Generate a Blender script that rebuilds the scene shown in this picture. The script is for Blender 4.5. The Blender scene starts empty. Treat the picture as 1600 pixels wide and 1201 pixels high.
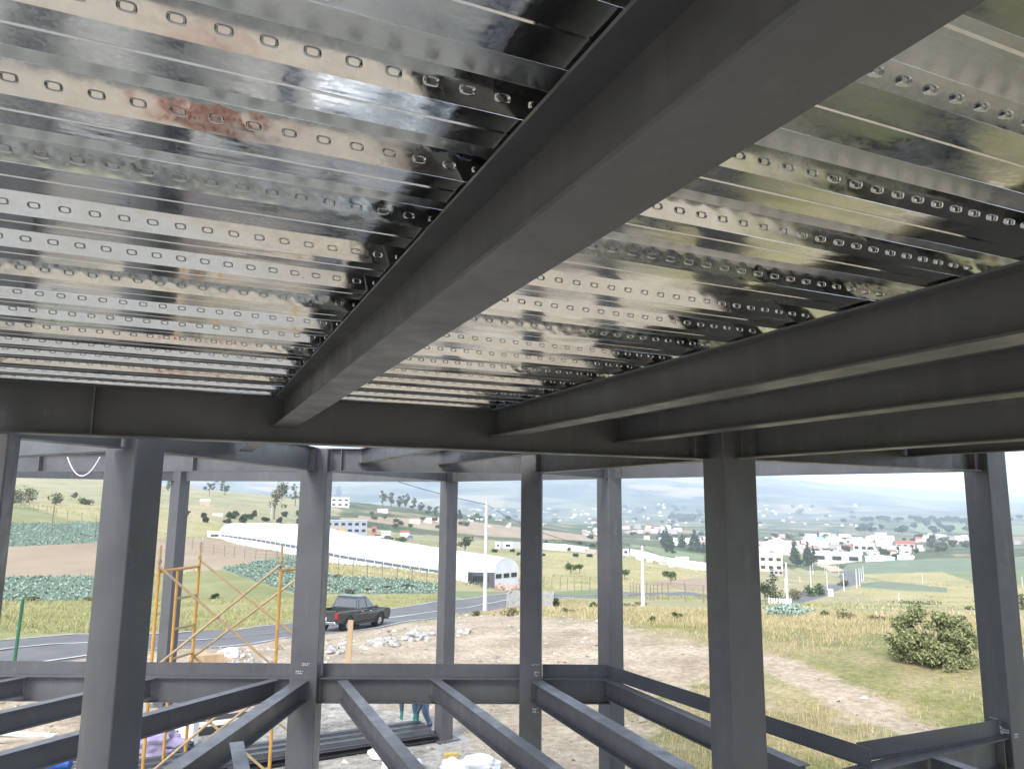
HAZE = 2.5e-4; EXPO = 2.13
import bpy, bmesh, math, random
import numpy as np
from mathutils import Vector, Matrix, geometry
random.seed(7); RNG = np.random.default_rng(11)
S = bpy.context.scene; COL = S.collection
rad = math.radians

# ------------------------------------------------------------------ camera
F_PX, VX, VY = 1150.0, 878.5, -6787.5
def cam_basis():
    up = np.array([VX-800., -(VY-600.5), -F_PX]); up /= np.linalg.norm(up)
    fw = np.array([0, 0, -1.]); fh = fw-up*fw.dot(up); fh /= np.linalg.norm(fh)
    return np.array([np.cross(fh, up), fh, up])
RC = cam_basis()
def ray(px, py): return RC @ np.array([px-800., -(py-600.5), -F_PX])
def atz(px, py, z): d = ray(px, py); return d*(z/d[2])
def aty(px, py, y): d = ray(px, py); return d*(y/d[1])
cam = bpy.data.cameras.new('camera'); co = bpy.data.objects.new('camera', cam); COL.objects.link(co)
cam.sensor_width = 36; cam.lens = 36*F_PX/1600; cam.clip_end = 30000; cam.clip_start = .05
co.matrix_world = Matrix(RC.tolist()).to_4x4()
S.camera = co

# ------------------------------------------------------------------ helpers
class MB:
    def __init__(s): s.v = []; s.f = []; s.m = []
    def add(s, vs, fs, mi=0):
        o = len(s.v); s.v += [tuple(map(float, v)) for v in vs]
        s.f += [tuple(i+o for i in f) for f in fs]; s.m += [mi]*len(fs)
    def box(s, c, size, M=None, mi=0):
        x, y, z = [a/2 for a in size]
        vs = [Vector((sx*x, sy*y, sz*z)) for sz in (-1, 1) for sy in (-1, 1) for sx in (-1, 1)]
        if M is not None: vs = [M @ v for v in vs]
        vs = [v+Vector(c) for v in vs]
        s.add(vs, [(0, 2, 3, 1), (4, 5, 7, 6), (0, 1, 5, 4), (2, 6, 7, 3), (0, 4, 6, 2), (1, 3, 7, 5)], mi)
    def prism(s, poly, a, b, side, up=(0, 0, 1), mi=0):
        # polygon of (side, up) offsets swept from a to b
        a, b, side, up = map(Vector, (a, b, side, up)); n = len(poly)
        vs = [a+side*p+up*q for p, q in poly]+[b+side*p+up*q for p, q in poly]
        fs = [(i, (i+1) % n, n+(i+1) % n, n+i) for i in range(n)]
        s.add(vs, fs+[tuple(range(n))[::-1], tuple(range(n, 2*n))], mi)
    def tube(s, pts, r, n=8, mi=0, cap=True):
        pts = [Vector(p) for p in pts]; rs = r if isinstance(r, (list, tuple)) else [r]*len(pts)
        vs = []; ref = None
        for i, p in enumerate(pts):
            t = (pts[min(i+1, len(pts)-1)]-pts[max(i-1, 0)]).normalized()
            if ref is None: ref = t.orthogonal().normalized()
            ref = (ref-t*ref.dot(t)).normalized(); b = t.cross(ref)
            vs += [p+(ref*math.cos(2*math.pi*k/n)+b*math.sin(2*math.pi*k/n))*rs[i] for k in range(n)]
        fs = [(i*n+k, i*n+(k+1) % n, (i+1)*n+(k+1) % n, (i+1)*n+k) for i in range(len(pts)-1) for k in range(n)]
        if cap: fs += [tuple(range(n))[::-1], tuple((len(pts)-1)*n+k for k in range(n))]
        s.add(vs, fs, mi)
    def loft(s, rings, mi=0, cap=True):
        n = len(rings[0]); vs = [v for r in rings for v in r]
        fs = [(i*n+k, i*n+(k+1) % n, (i+1)*n+(k+1) % n, (i+1)*n+k) for i in range(len(rings)-1) for k in range(n)]
        if cap: fs += [tuple(range(n))[::-1], tuple((len(rings)-1)*n+k for k in range(n))]
        s.add(vs, fs, mi)
    def blob(s, c, r, seed=0, n=1, mi=0, rough=.25):
        bm = bmesh.new(); bmesh.ops.create_icosphere(bm, subdivisions=n, radius=1); rr = random.Random(seed)
        vs = [Vector((v.co.x*r[0], v.co.y*r[1], v.co.z*r[2]))*(1+rr.uniform(-rough, rough)) for v in bm.verts]
        bm.verts.index_update(); fs = [tuple(v.index for v in f.verts) for f in bm.faces]; bm.free()
        s.add([v+Vector(c) for v in vs], fs, mi)
    def build(s, name, mats, parent=None, smooth=False, bevel=0, origin=None, sharp=40):
        me = bpy.data.meshes.new(name); o = Vector(origin) if origin is not None else Vector((0, 0, 0))
        me.from_pydata([tuple(Vector(v)-o) for v in s.v], [], s.f)
        for m in (mats if isinstance(mats, (list, tuple)) else [mats]): me.materials.append(m)
        if any(s.m): me.polygons.foreach_set('material_index', s.m)
        bm = bmesh.new(); bm.from_mesh(me); bmesh.ops.recalc_face_normals(bm, faces=bm.faces); bm.to_mesh(me); bm.free()
        ob = bpy.data.objects.new(name, me); COL.objects.link(ob); ob.location = o
        if smooth:
            me.polygons.foreach_set('use_smooth', [True]*len(me.polygons))
            me.set_sharp_from_angle(angle=rad(sharp))
        if bevel:
            b = ob.modifiers.new('bevel', 'BEVEL'); b.width = bevel; b.segments = 2; b.limit_method = 'ANGLE'; b.angle_limit = rad(40)
        if parent is not None:
            ob.parent = parent; ob.matrix_parent_inverse = pmat(parent).inverted()
        return ob
def pmat(o):
    m = Matrix.LocRotScale(o.location, o.rotation_euler, o.scale)
    return (pmat(o.parent) @ o.matrix_parent_inverse @ m) if o.parent else m
def tag(o, label=None, cat=None, group=None, kind=None):
    if label: o['label'] = label
    if cat: o['category'] = cat
    if group: o['group'] = group
    if kind: o['kind'] = kind
    return o
def empty(name, loc=(0, 0, 0), rz=0):
    e = bpy.data.objects.new(name, None); COL.objects.link(e); e.location = loc; e.rotation_euler = (0, 0, rz); e.empty_display_size = .1
    return e
def copy_tree(o, parent=None):
    c = o.copy(); COL.objects.link(c)
    if parent is not None: c.parent = parent
    for ch in list(o.children): copy_tree(ch, c)
    return c

# ------------------------------------------------------------------ materials
def mat(name, col, rough=.6, metal=0., var=None, vscale=3., vdet=6, bump=0., bscale=20., bdist=.01, spec=.5, coords='Object', col3=None, s3=.6, stretch=None, lo=.35, hi=.65):
    m = bpy.data.materials.new(name); m.use_nodes = True; nt = m.node_tree; N = nt.nodes; L = nt.links
    p = N['Principled BSDF']; p.inputs['Roughness'].default_value = rough; p.inputs['Metallic'].default_value = metal
    p.inputs['Specular IOR Level'].default_value = spec
    tc = N.new('ShaderNodeTexCoord'); vec = tc.outputs[coords]
    if stretch:
        mp = N.new('ShaderNodeMapping'); mp.inputs['Scale'].default_value = stretch; L.new(vec, mp.inputs['Vector']); vec = mp.outputs['Vector']
    if var is None: p.inputs['Base Color'].default_value = (*col, 1)
    else:
        n = N.new('ShaderNodeTexNoise'); n.inputs['Scale'].default_value = vscale; n.inputs['Detail'].default_value = vdet; n.inputs['Roughness'].default_value = .62
        L.new(vec, n.inputs['Vector'])
        r = N.new('ShaderNodeValToRGB'); r.color_ramp.elements[0].position = lo; r.color_ramp.elements[1].position = hi
        r.color_ramp.elements[0].color = (*col, 1); r.color_ramp.elements[1].color = (*var, 1)
        L.new(n.outputs['Fac'], r.inputs['Fac']); out = r.outputs['Color']
        if col3 is not None:
            n3 = N.new('ShaderNodeTexNoise'); n3.inputs['Scale'].default_value = vscale*5.3; n3.inputs['Detail'].default_value = 8; L.new(vec, n3.inputs['Vector'])
            r3 = N.new('ShaderNodeValToRGB'); r3.color_ramp.elements[0].position = s3; r3.color_ramp.elements[1].position = s3+.12
            mx = N.new('ShaderNodeMix'); mx.data_type = 'RGBA'; L.new(n3.outputs['Fac'], r3.inputs['Fac']); L.new(r3.outputs['Color'], mx.inputs['Factor'])
            L.new(out, mx.inputs[6]); mx.inputs[7].default_value = (*col3, 1); out = mx.outputs[2]
        L.new(out, p.inputs['Base Color'])
    if bump:
        nb = N.new('ShaderNodeTexNoise'); nb.inputs['Scale'].default_value = bscale; nb.inputs['Detail'].default_value = 6; L.new(vec, nb.inputs['Vector'])
        b = N.new('ShaderNodeBump'); b.inputs['Strength'].default_value = bump; b.inputs['Distance'].default_value = bdist
        L.new(nb.outputs['Fac'], b.inputs['Height']); L.new(b.outputs['Normal'], p.inputs['Normal'])
    return m
M = {}
def steel_mat():
    m = bpy.data.materials.new('dark_grey_primer'); m.use_nodes = True; nt = m.node_tree; N = nt.nodes; L = nt.links; p = N['Principled BSDF']; p.inputs['Specular IOR Level'].default_value = .55
    tc = N.new('ShaderNodeTexCoord')
    def noise(sc, det=8, ro=.6, st=None):
        n = N.new('ShaderNodeTexNoise'); n.inputs['Scale'].default_value = sc; n.inputs['Detail'].default_value = det; n.inputs['Roughness'].default_value = ro; v = tc.outputs['Object']
        if st: mp = N.new('ShaderNodeMapping'); mp.inputs['Scale'].default_value = st; L.new(v, mp.inputs['Vector']); v = mp.outputs['Vector']
        L.new(v, n.inputs['Vector']); return n.outputs['Fac']
    def ramp(f, a, b, ca, cb):
        r = N.new('ShaderNodeValToRGB'); e = r.color_ramp.elements; e[0].position, e[1].position = a, b; e[0].color = (*ca, 1); e[1].color = (*cb, 1); L.new(f, r.inputs['Fac']); return r.outputs['Color']
    def mix(f, a, b):
        x = N.new('ShaderNodeMix'); x.data_type = 'RGBA'; L.new(f, x.inputs['Factor']); L.new(a, x.inputs[6])
        if isinstance(b, tuple): x.inputs[7].default_value = (*b, 1)
        else: L.new(b, x.inputs[7])
        return x.outputs[2]
    c = ramp(noise(1.3, 9, .65), .32, .68, (.062, .063, .068), (.092, .093, .098))
    c = mix(ramp(noise(9, 6, .6, (1, 1, .12)), .56, .74, (0, 0, 0), (.55, .55, .55)), c, (.125, .122, .117))      # dusty streaks down the faces
    c = mix(ramp(noise(5, 10, .75), .62, .70, (0, 0, 0), (.8, .8, .8)), c, (.150, .145, .136))                     # scuffs and dust
    c = mix(ramp(noise(23, 5, .6), .70, .735, (0, 0, 0), (.7, .7, .7)), c, (.13, .085, .06))                       # specks of rust
    L.new(c, p.inputs['Base Color'])
    L.new(ramp(noise(3.5, 7), .35, .7, (.33, .33, .33), (.58, .58, .58)), p.inputs['Roughness'])
    b = N.new('ShaderNodeBump'); b.inputs['Strength'].default_value = .12; b.inputs['Distance'].default_value = .003; L.new(noise(40, 6), b.inputs['Height']); L.new(b.outputs['Normal'], p.inputs['Normal']); return m
M['steel'] = steel_mat()
M['plate'] = mat('steel_plate', (.08, .082, .088), .5, 0, (.13, .12, .11), 9)
M['weld'] = mat('weld_burn', (.25, .24, .22), .5, .4, (.1, .09, .08), 30)
M['chalk'] = mat('chalk_marks', (.75, .75, .74), .9)
M['scaf'] = mat('ochre_scaffold_paint', (.52, .28, .06), .5, 0, (.38, .21, .06), 7, col3=(.2, .13, .08), s3=.62)
M['brace'] = mat('worn_scaffold_brace', (.42, .27, .10), .55, 0, (.26, .2, .14), 7)
M['conc'] = mat('grey_concrete', (.36, .35, .33), .9, 0, (.26, .25, .23), 4, bump=.2, bscale=30)
M['pole'] = mat('pale_concrete_pole', (.62, .61, .58), .85, 0, (.5, .49, .46), 2)
M['white'] = mat('white_paint', (.78, .78, .76), .6, 0, (.68, .67, .64), .7)
M['plastic'] = mat('greenhouse_film', (.66, .67, .68), .4, 0, (.52, .54, .56), .22, 7, col3=(.46,.48,.49), s3=.58)
M['cloth_w'] = mat('white_sack_fabric', (.75, .76, .76), .7, 0, (.55, .57, .6), 6, bump=.4, bscale=14, bdist=.03)
M['cloth_p'] = mat('lilac_cloth', (.33, .29, .43), .9, 0, (.22, .19, .31), 5, bump=.4, bscale=10, bdist=.03)
M['cloth_b'] = mat('dark_blue_cloth', (.03, .05, .09), .9, 0, (.08, .1, .16), 5)
M['rock'] = mat('pale_stone', (.30, .285, .265), .9, 0, (.47, .455, .43), 3, bump=.5, bscale=9, bdist=.05)
M['wood'] = mat('raw_timber', (.48, .34, .2), .8, 0, (.36, .25, .15), 5, stretch=(1, 1, .15))
M['wood_g'] = mat('weathered_timber', (.42, .38, .31), .85, 0, (.3, .26, .2), 5)
M['bark'] = mat('bark', (.13, .1, .075), .95, 0, (.2, .17, .13), 6, bump=.6, bscale=12, bdist=.04)
M['black'] = mat('black_rubber', (.02, .02, .021), .75)
M['glass'] = mat('dark_window', (.03, .035, .04), .08)
M['green_p'] = mat('green_post_paint', (.02, .14, .07), .5, 0, (.03, .1, .05), 5)
M['blue'] = mat('blue_paint', (.03, .12, .42), .4, 0, (.02, .08, .3), 4)
M['wire'] = mat('dark_cable', (.03, .03, .03), .6)
M['wcable'] = mat('white_cable', (.75, .75, .75), .5)
M['post'] = mat('old_fence_post', (.16, .13, .1), .9, 0, (.24, .2, .16), 5)

def deck_mat(name='galvanised_sheet', radd=0.):
    m = bpy.data.materials.new(name); m.use_nodes = True; nt = m.node_tree; N = nt.nodes; L = nt.links
    p = N['Principled BSDF']; p.inputs['Metallic'].default_value = 1
    tc = N.new('ShaderNodeTexCoord')
    rot = N.new('ShaderNodeMapping'); rot.inputs['Rotation'].default_value = (0, 0, -UANG); L.new(tc.outputs['Object'], rot.inputs['Vector'])
    sp = N.new('ShaderNodeTexVoronoi'); sp.inputs['Scale'].default_value = 105; L.new(rot.outputs['Vector'], sp.inputs['Vector'])
    n1 = N.new('ShaderNodeTexNoise'); n1.inputs['Scale'].default_value = 3.; n1.inputs['Detail'].default_value = 6; L.new(rot.outputs['Vector'], n1.inputs['Vector'])
    mr = N.new('ShaderNodeMapRange'); mr.inputs['From Min'].default_value = .42; mr.inputs['From Max'].default_value = .75; mr.inputs['To Min'].default_value = .045+radd; mr.inputs['To Max'].default_value = .27+radd
    L.new(n1.outputs['Fac'], mr.inputs['Value'])
    ms = N.new('ShaderNodeMath'); ms.operation = 'MULTIPLY_ADD'; ms.inputs[1].default_value = .08
    sv = N.new('ShaderNodeSeparateColor'); L.new(sp.outputs['Color'], sv.inputs['Color']); L.new(sv.outputs['Red'], ms.inputs[0]); L.new(mr.outputs['Result'], ms.inputs[2])
    L.new(ms.outputs['Value'], p.inputs['Roughness'])
    r = N.new('ShaderNodeValToRGB'); r.color_ramp.elements[0].color = (.56, .58, .585, 1); r.color_ramp.elements[1].color = (.74, .755, .76, 1)
    n2 = N.new('ShaderNodeTexNoise'); n2.inputs['Scale'].default_value = 7; n2.inputs['Detail'].default_value = 9; n2.inputs['Roughness'].default_value = .7; L.new(rot.outputs['Vector'], n2.inputs['Vector'])
    ad = N.new('ShaderNodeMath'); ad.operation = 'MULTIPLY_ADD'; ad.inputs[1].default_value = .25; L.new(sv.outputs['Green'], ad.inputs[0]); L.new(n2.outputs['Fac'], ad.inputs[2])
    sb = N.new('ShaderNodeMath'); sb.operation = 'SUBTRACT'; sb.inputs[1].default_value = .12; L.new(ad.outputs['Value'], sb.inputs[0]); L.new(sb.outputs['Value'], r.inputs['Fac'])
    L.new(r.outputs['Color'], p.inputs['Base Color'])
    st = N.new('ShaderNodeMapping'); st.inputs['Scale'].default_value = (1.1, 5, 5); L.new(rot.outputs['Vector'], st.inputs['Vector'])
    w = N.new('ShaderNodeTexNoise'); w.inputs['Scale'].default_value = 1.3; w.inputs['Detail'].default_value = 3; L.new(st.outputs['Vector'], w.inputs['Vector'])
    b = N.new('ShaderNodeBump'); b.inputs['Strength'].default_value = .5; b.inputs['Distance'].default_value = .006; L.new(w.outputs['Fac'], b.inputs['Height'])
    b2 = N.new('ShaderNodeBump'); b2.inputs['Strength'].default_value = .05; b2.inputs['Distance'].default_value = .001; L.new(sv.outputs['Blue'], b2.inputs['Height']); L.new(b.outputs['Normal'], b2.inputs['Normal'])
    L.new(b2.outputs['Normal'], p.inputs['Normal'])
    return m
AZJ = rad(-23.6); UANG = -AZJ            # joists run along -23.6 deg, deck ribs square to them
VD = Vector((math.sin(AZJ), math.cos(AZJ), 0)); UD = Vector((math.cos(AZJ), -math.sin(AZJ), 0))
def UV(u, v, z=0): return UD*u+VD*v+Vector((0, 0, z))
M['deck'] = deck_mat(); M['deck_dull'] = deck_mat('galvanised_sheet_dull', .24)
# ================================================================== STEEL FRAME
ZG = -5.6; ZU = .41; ZT = .77; ZL = -2.71
def ipoly(d, w, tf=.010, tw=.008):
    return [(-w/2, 0), (w/2, 0), (w/2, tf), (tw/2, tf), (tw/2, d-tf), (w/2, d-tf), (w/2, d), (-w/2, d), (-w/2, d-tf), (-tw/2, d-tf), (-tw/2, tf), (-w/2, tf)]
def ibeam(name, label, a, b, zb, d, w=.18, group=None, plates=()):
    a = Vector((a[0], a[1], zb)); b = Vector((b[0], b[1], zb)); t = (b-a).normalized(); side = t.cross(Vector((0, 0, 1)))
    mb = MB(); mb.prism(ipoly(d, w), a, b, side)
    o = mb.build(name, M['steel'], origin=(a+b)/2)
    tag(o, label, 'beam', group)
    L = (b-a).length
    if zb < 0 or len(plates):                 # weld beads down both sides of the web at each end
        for e in (.006, L-.006):
            wb = MB(); rr_ = random.Random(int(e*977+L*31))
            for sg in (-1, 1): wb.tube([a+t*e+side*sg*.0065+Vector((0, 0, d*(.06+.88*q/7)+rr_.uniform(-.004, .004))) for q in range(8)], [.005+rr_.uniform(0, .003) for _ in range(8)], 5)
            wb.tube([a+t*e+side*(w*(q/5-.5)*.9)+Vector((0, 0, -.002)) for q in range(6)], .005, 5)
            wb.build('weld_bead', M['weld'], o, smooth=True)
    for s in plates:                          # welded stiffener / end plates
        p = MB(); c = a+t*(s if s >= 0 else L+s)+Vector((0, 0, d/2))
        Mx = Matrix((side, t, Vector((0, 0, 1)))).transposed()
        p.box(c+side*(w/4+.0015), (w/2-.012, .010, d-.024), Mx); p.box(c-side*(w/4+.0015), (w/2-.012, .010, d-.024), Mx)
        p.build('stiffener_plate', M['plate'], o)
    return o
CP = dict(A=(-3.78, 5.30, .355, 22), B=(-3.46, 6.80, .345, 73), C=(-3.09, 11.80, .41, 1), D=(.338, 11.90, .33, 85), E=(1.89, 14.30, .34, 35),
          F=(-1.53, 18.40, .32, 39), G=(2.15, 7.30, .365, 17), H=(6.0, 9.37, .335, 21), I=(-9.34, 21.0, .355, 65))
CL = dict(A='dark grey steel column cut by the left edge of the photo', B='large grey steel column in front of the yellow scaffold with one pale and one dark face',
          C='grey steel column with white chalk marks just above the knot of floor beams, beside the pickup truck',
          D='slim dark grey column with chalk marks, first right of the white greenhouse', E='grey column with two faces, behind the bent corner of the lower floor edge',
          F='thin distant grey column standing on a concrete footing beside the worker', G='thickest dark grey column at the right end of the big ceiling girder',
          H='grey steel column with chalk marks right of the large green bush', I='thinnest far column behind the yellow scaffold')
cols = {}
for k, (x, y, w, r) in CP.items():
    mb = MB(); Rz = Matrix.Rotation(rad(r), 3, 'Z'); h = ZT-.006-ZG
    t = .004; q = w/2
    mb.box((x, y, ZG+h/2), (w, w, h), Rz)
    o = mb.build('steel_column', M['steel'], origin=(x, y, ZG), bevel=.012)
    tag(o, CL[k], 'column', 'dark grey steel columns of the frame'); cols[k] = o
    if k in 'FIE':
        p = MB(); p.box((x, y, ZG+.02), (w+.25, w+.25, .03), Rz); p.build('base_plate', M['plate'], o)
        p = MB(); p.box((x, y, ZG-.02), (w+.75, w+.75, .05), Rz); tag(p.build('concrete_footing', M['conc'], bevel=.02, origin=(x, y, ZG)), {'F': 'low concrete footing under the thin column by the worker', 'I': 'low concrete footing under the far column behind the scaffold', 'E': 'low concrete footing under the two faced column right of centre'}[k], 'footing', 'concrete column footings')
def cen(k): return Vector((CP[k][0], CP[k][1], 0))
def span(k, j, o1=.17, o2=.17):
    a = cen(k) if isinstance(k, str) else Vector((k[0], k[1], 0)); b = cen(j) if isinstance(j, str) else Vector((j[0], j[1], 0)); t = (b-a).normalized()
    return a+t*(o1 if isinstance(k, str) else 0), b-t*(o2 if isinstance(j, str) else 0)
GU = 'upper steel girders'; GJ = 'steel joists under the deck'; GL = 'lower floor steel beams'
V1 = 5.99
ibeam('steel_girder', 'long dark girder across the photo closing the metal ceiling, below the deck edge', UV(-1.24, V1), UV(4.80, V1), ZU, .36, .19, GU, (.6, -.25))
for lab, a, b, pl in [
    ('dark perimeter girder at the left end of the metal deck', UV(-1.50, 5.75), UV(-1.50, -4), ()),
    ('short girder between the left edge column and the large pale column', *span('A', 'B', .2, .2), ()),
    ('upper girder running from the large left column to the chalk marked column', *span('B', 'C', .2, .21), (-.18,)),
    ('upper girder between the chalk marked column and the slim dark column', *span('C', 'D', .21, .17), (.18,)),
    ('upper girder from the slim dark column to the thick right column', *span('D', 'G', .2, .2), (.15,)),
    ('upper girder from the thick right column out to the far right column', *span('G', 'H', .2, .19), (-.15,)),
    ('upper girder from the chalk marked column out to the thin distant column', *span('C', 'F', .24, .17), ()),
    ('short upper girder from the slim dark column out to the two faced column', *span('D', 'E', .2, .2), ()),
    ('upper edge girder from the two faced column to the far right column', *span('E', 'H', .2, .2), (.14,)),
    ('upper edge girder between the thin distant column and the two faced column', *span('F', 'E', .2, .2), (.14, -.14)),
    ('farthest upper edge girder behind the scaffold, above the hill view', *span('I', 'F', .2, .18), ()),
    ('dark girder leaving the thick right column towards the top right', *span('G', tuple(UV(4.98, -4)), .2), (.2,)),
    ('pale sunlit girder from the large left column out to the left', *span('B', (-8.6, 10.36), .2), ()),
    ('pale sunlit girder from the chalk marked column out to the left', *span('C', (-10.6, 14.5), .22), (2.2, 5.8)),
    ('far left edge girder beyond the loop of white cable', *span('I', (-16.4, 17.0), .2), ())]:
    ibeam('steel_girder', lab, a, b, ZU, .357, .18, GU, pl)
ZJ = .535; DJ = .232; JU = (.665, 2.47, 3.74)
for u, lab in zip(JU, ('big near joist crossing the metal ceiling diagonally from top centre', 'second ceiling joist, running to the right edge below the deck', 'third ceiling joist, under the second one at the right edge')):
    ibeam('steel_joist', lab, UV(u, V1-.006), UV(u, -4), ZJ, DJ, .17, GJ)
for (u, v0, v1, lab) in [(.63, V1+.006, 9.47, 'short joist stub seen behind the long girder near the left column'), (2.55, V1+.006, 11.78, 'joist behind the long girder meeting the chalk marked column bay'),
                         (3.74, V1+.006, 11.40, 'joist behind the long girder next to the slim dark column'), (7.68, -1, 6.03, 'small joist under the far right corner of the frame')]:
    ibeam('steel_joist', lab, UV(u, v0), UV(u, v1), ZJ, DJ-.003, .15, GJ)
# ---- lower floor ring
DL = .36
ibeam('floor_beam', 'lower edge beam along the left, behind the big left column and scaffold', (-12.5, 11.70), (-3.30, 11.77), ZL-DL, DL, .2, GL)
ibeam('floor_beam', 'lower edge beam between the chalk marked column and the slim dark column', (-2.88, 11.80), (.17, 11.88), ZL-DL, DL, .2, GL, (.35,))
ibeam('floor_beam', 'short lower edge beam stub ending in front of the two faced column', (.51, 11.90), (1.56, 11.92), ZL-DL, DL, .2, GL, (-.02,))
a, b = span('C', 'B', .21, .2)
ibeam('floor_beam', 'heavy floor beam falling from the chalk marked column to the lower left', a, b, ZL-.30, .298, .2, GL)
a, b = span('D', 'G', .17, .2)
ibeam('floor_beam', 'floor beam from the slim dark column down to the thick right column', a, b, ZL-.30, .298, .2, GL, (.05,))
a, b = span('G', 'H', .2, .18)
ibeam('floor_beam', 'floor beam entering the far right column at the bottom right', a, b, ZL-.34, .338, .22, GL, (-.1,))
for u, v0, v1, lab in [(2.36, 11.66, 2.5, 'floor joist from the chalk marked column bay falling to the bottom centre'), (3.68, 11.36, 2.5, 'second floor joist right of the worker falling to the bottom centre'),
                       (6.13, 10.28, 6.28, 'floor joist under the bent corner running behind the thick column'), (7.68, 6.03, 2.5, 'short floor joist at the bottom right corner'), (.72, 9.25, 2.5, 'floor joist branching off the heavy beam at lower left')]:
    ibeam('floor_joist', lab, UV(u, v0), UV(u, v1), ZL-.27, .266, .15, GL)
for x0, lab in [(-3.52, 'left floor joist passing behind the big column into the edge beam near the chalk marks'), (-5.38, 'middle left floor joist meeting the edge beam right of the big column'), (-7.30, 'farthest left floor joist, just above the middle one')]:
    ibeam('floor_joist', lab, (x0, 11.66), (x0-3.2, 11.66-5.75), ZL-.27, .264, .15, GL)
def angle(lab, a, b, out, h=.18):
    a = Vector((*a[:2], ZL+.002)); b = Vector((*b[:2], ZL+.002)); mb = MB(); w = .06
    mb.prism([(0, 0), (w, 0), (w, .006), (.006, .006), (.006, h), (0, h)], a, b, -Vector((*out, 0)).normalized())
    tag(mb.build('edge_angle', M['steel'], origin=(a+b)/2), lab, 'edge strip', 'upright edge strips on the lower floor')
angle('upright edge strip on the left edge beam behind the scaffold line', (-12.5, 11.79), (-3.31, 11.86), (0, 1))
angle('upright edge strip between the two chalk marked columns', (-2.87, 11.89), (.17, 11.97), (0, 1))
angle('short upright edge strip right of the slim dark column', (.52, 11.985), (1.53, 12.0), (0, 1))
angle('long sloping edge strip from the bent corner down behind the thick column', (1.53, 12.0), (3.78, 8.16), (.86, .5))
angle('edge strip on the floor beam meeting the far right column', (3.72, 8.36), (5.84, 9.27), (-.39, .92))
# chalk scribbles on the columns
def scribble(k, px, py, w, h, seed, rows=2):
    rr = random.Random(seed); d = ray(px, py); x, y, W, r = CP[k]
    best = None
    for i in range(4):
        n = Vector((math.cos(rad(r)+i*math.pi/2), math.sin(rad(r)+i*math.pi/2), 0)); c = Vector((x, y, 0))+n*(W/2+.002)
        dn = Vector(d).dot(n)
        if dn < -1e-6:
            t = c.dot(n)/dn; p = Vector(d)*t; s = n.cross(Vector((0, 0, 1)))
            if abs((p-c).dot(s)) < W/2: best = (p, s, n); break
    if not best: return
    p, s, n = best; mb = MB()
    for j in range(rows):
        q = -w/2
        while q < w/2:
            l = rr.uniform(.008, .02); z0 = -j*h/rows
            pts = [p+s*(-q-rr.uniform(0, l))+Vector((0, 0, z0+rr.uniform(-.4, .4)*h/rows)) for _ in range(4)]
            mb.tube(pts, .0032, 4); q += l+.006
    mb.build('chalk_mark', M['chalk'], cols[k])
for a in [('C', 477, 1036, .10, .05, 1), ('C', 467, 1048, .1, .06, 2), ('D', 836, 1038, .1, .02, 3, 1), ('D', 838, 1050, .06, .08, 4), ('D', 836, 1107, .08, .08, 5), ('H', 1552, 1121, .1, .02, 6, 1), ('H', 1563, 1136, .06, .1, 7), ('H', 1569, 1139, .12, .05, 8), ('H', 1588, 1146, .06, .06, 9)]: scribble(*a)

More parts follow.
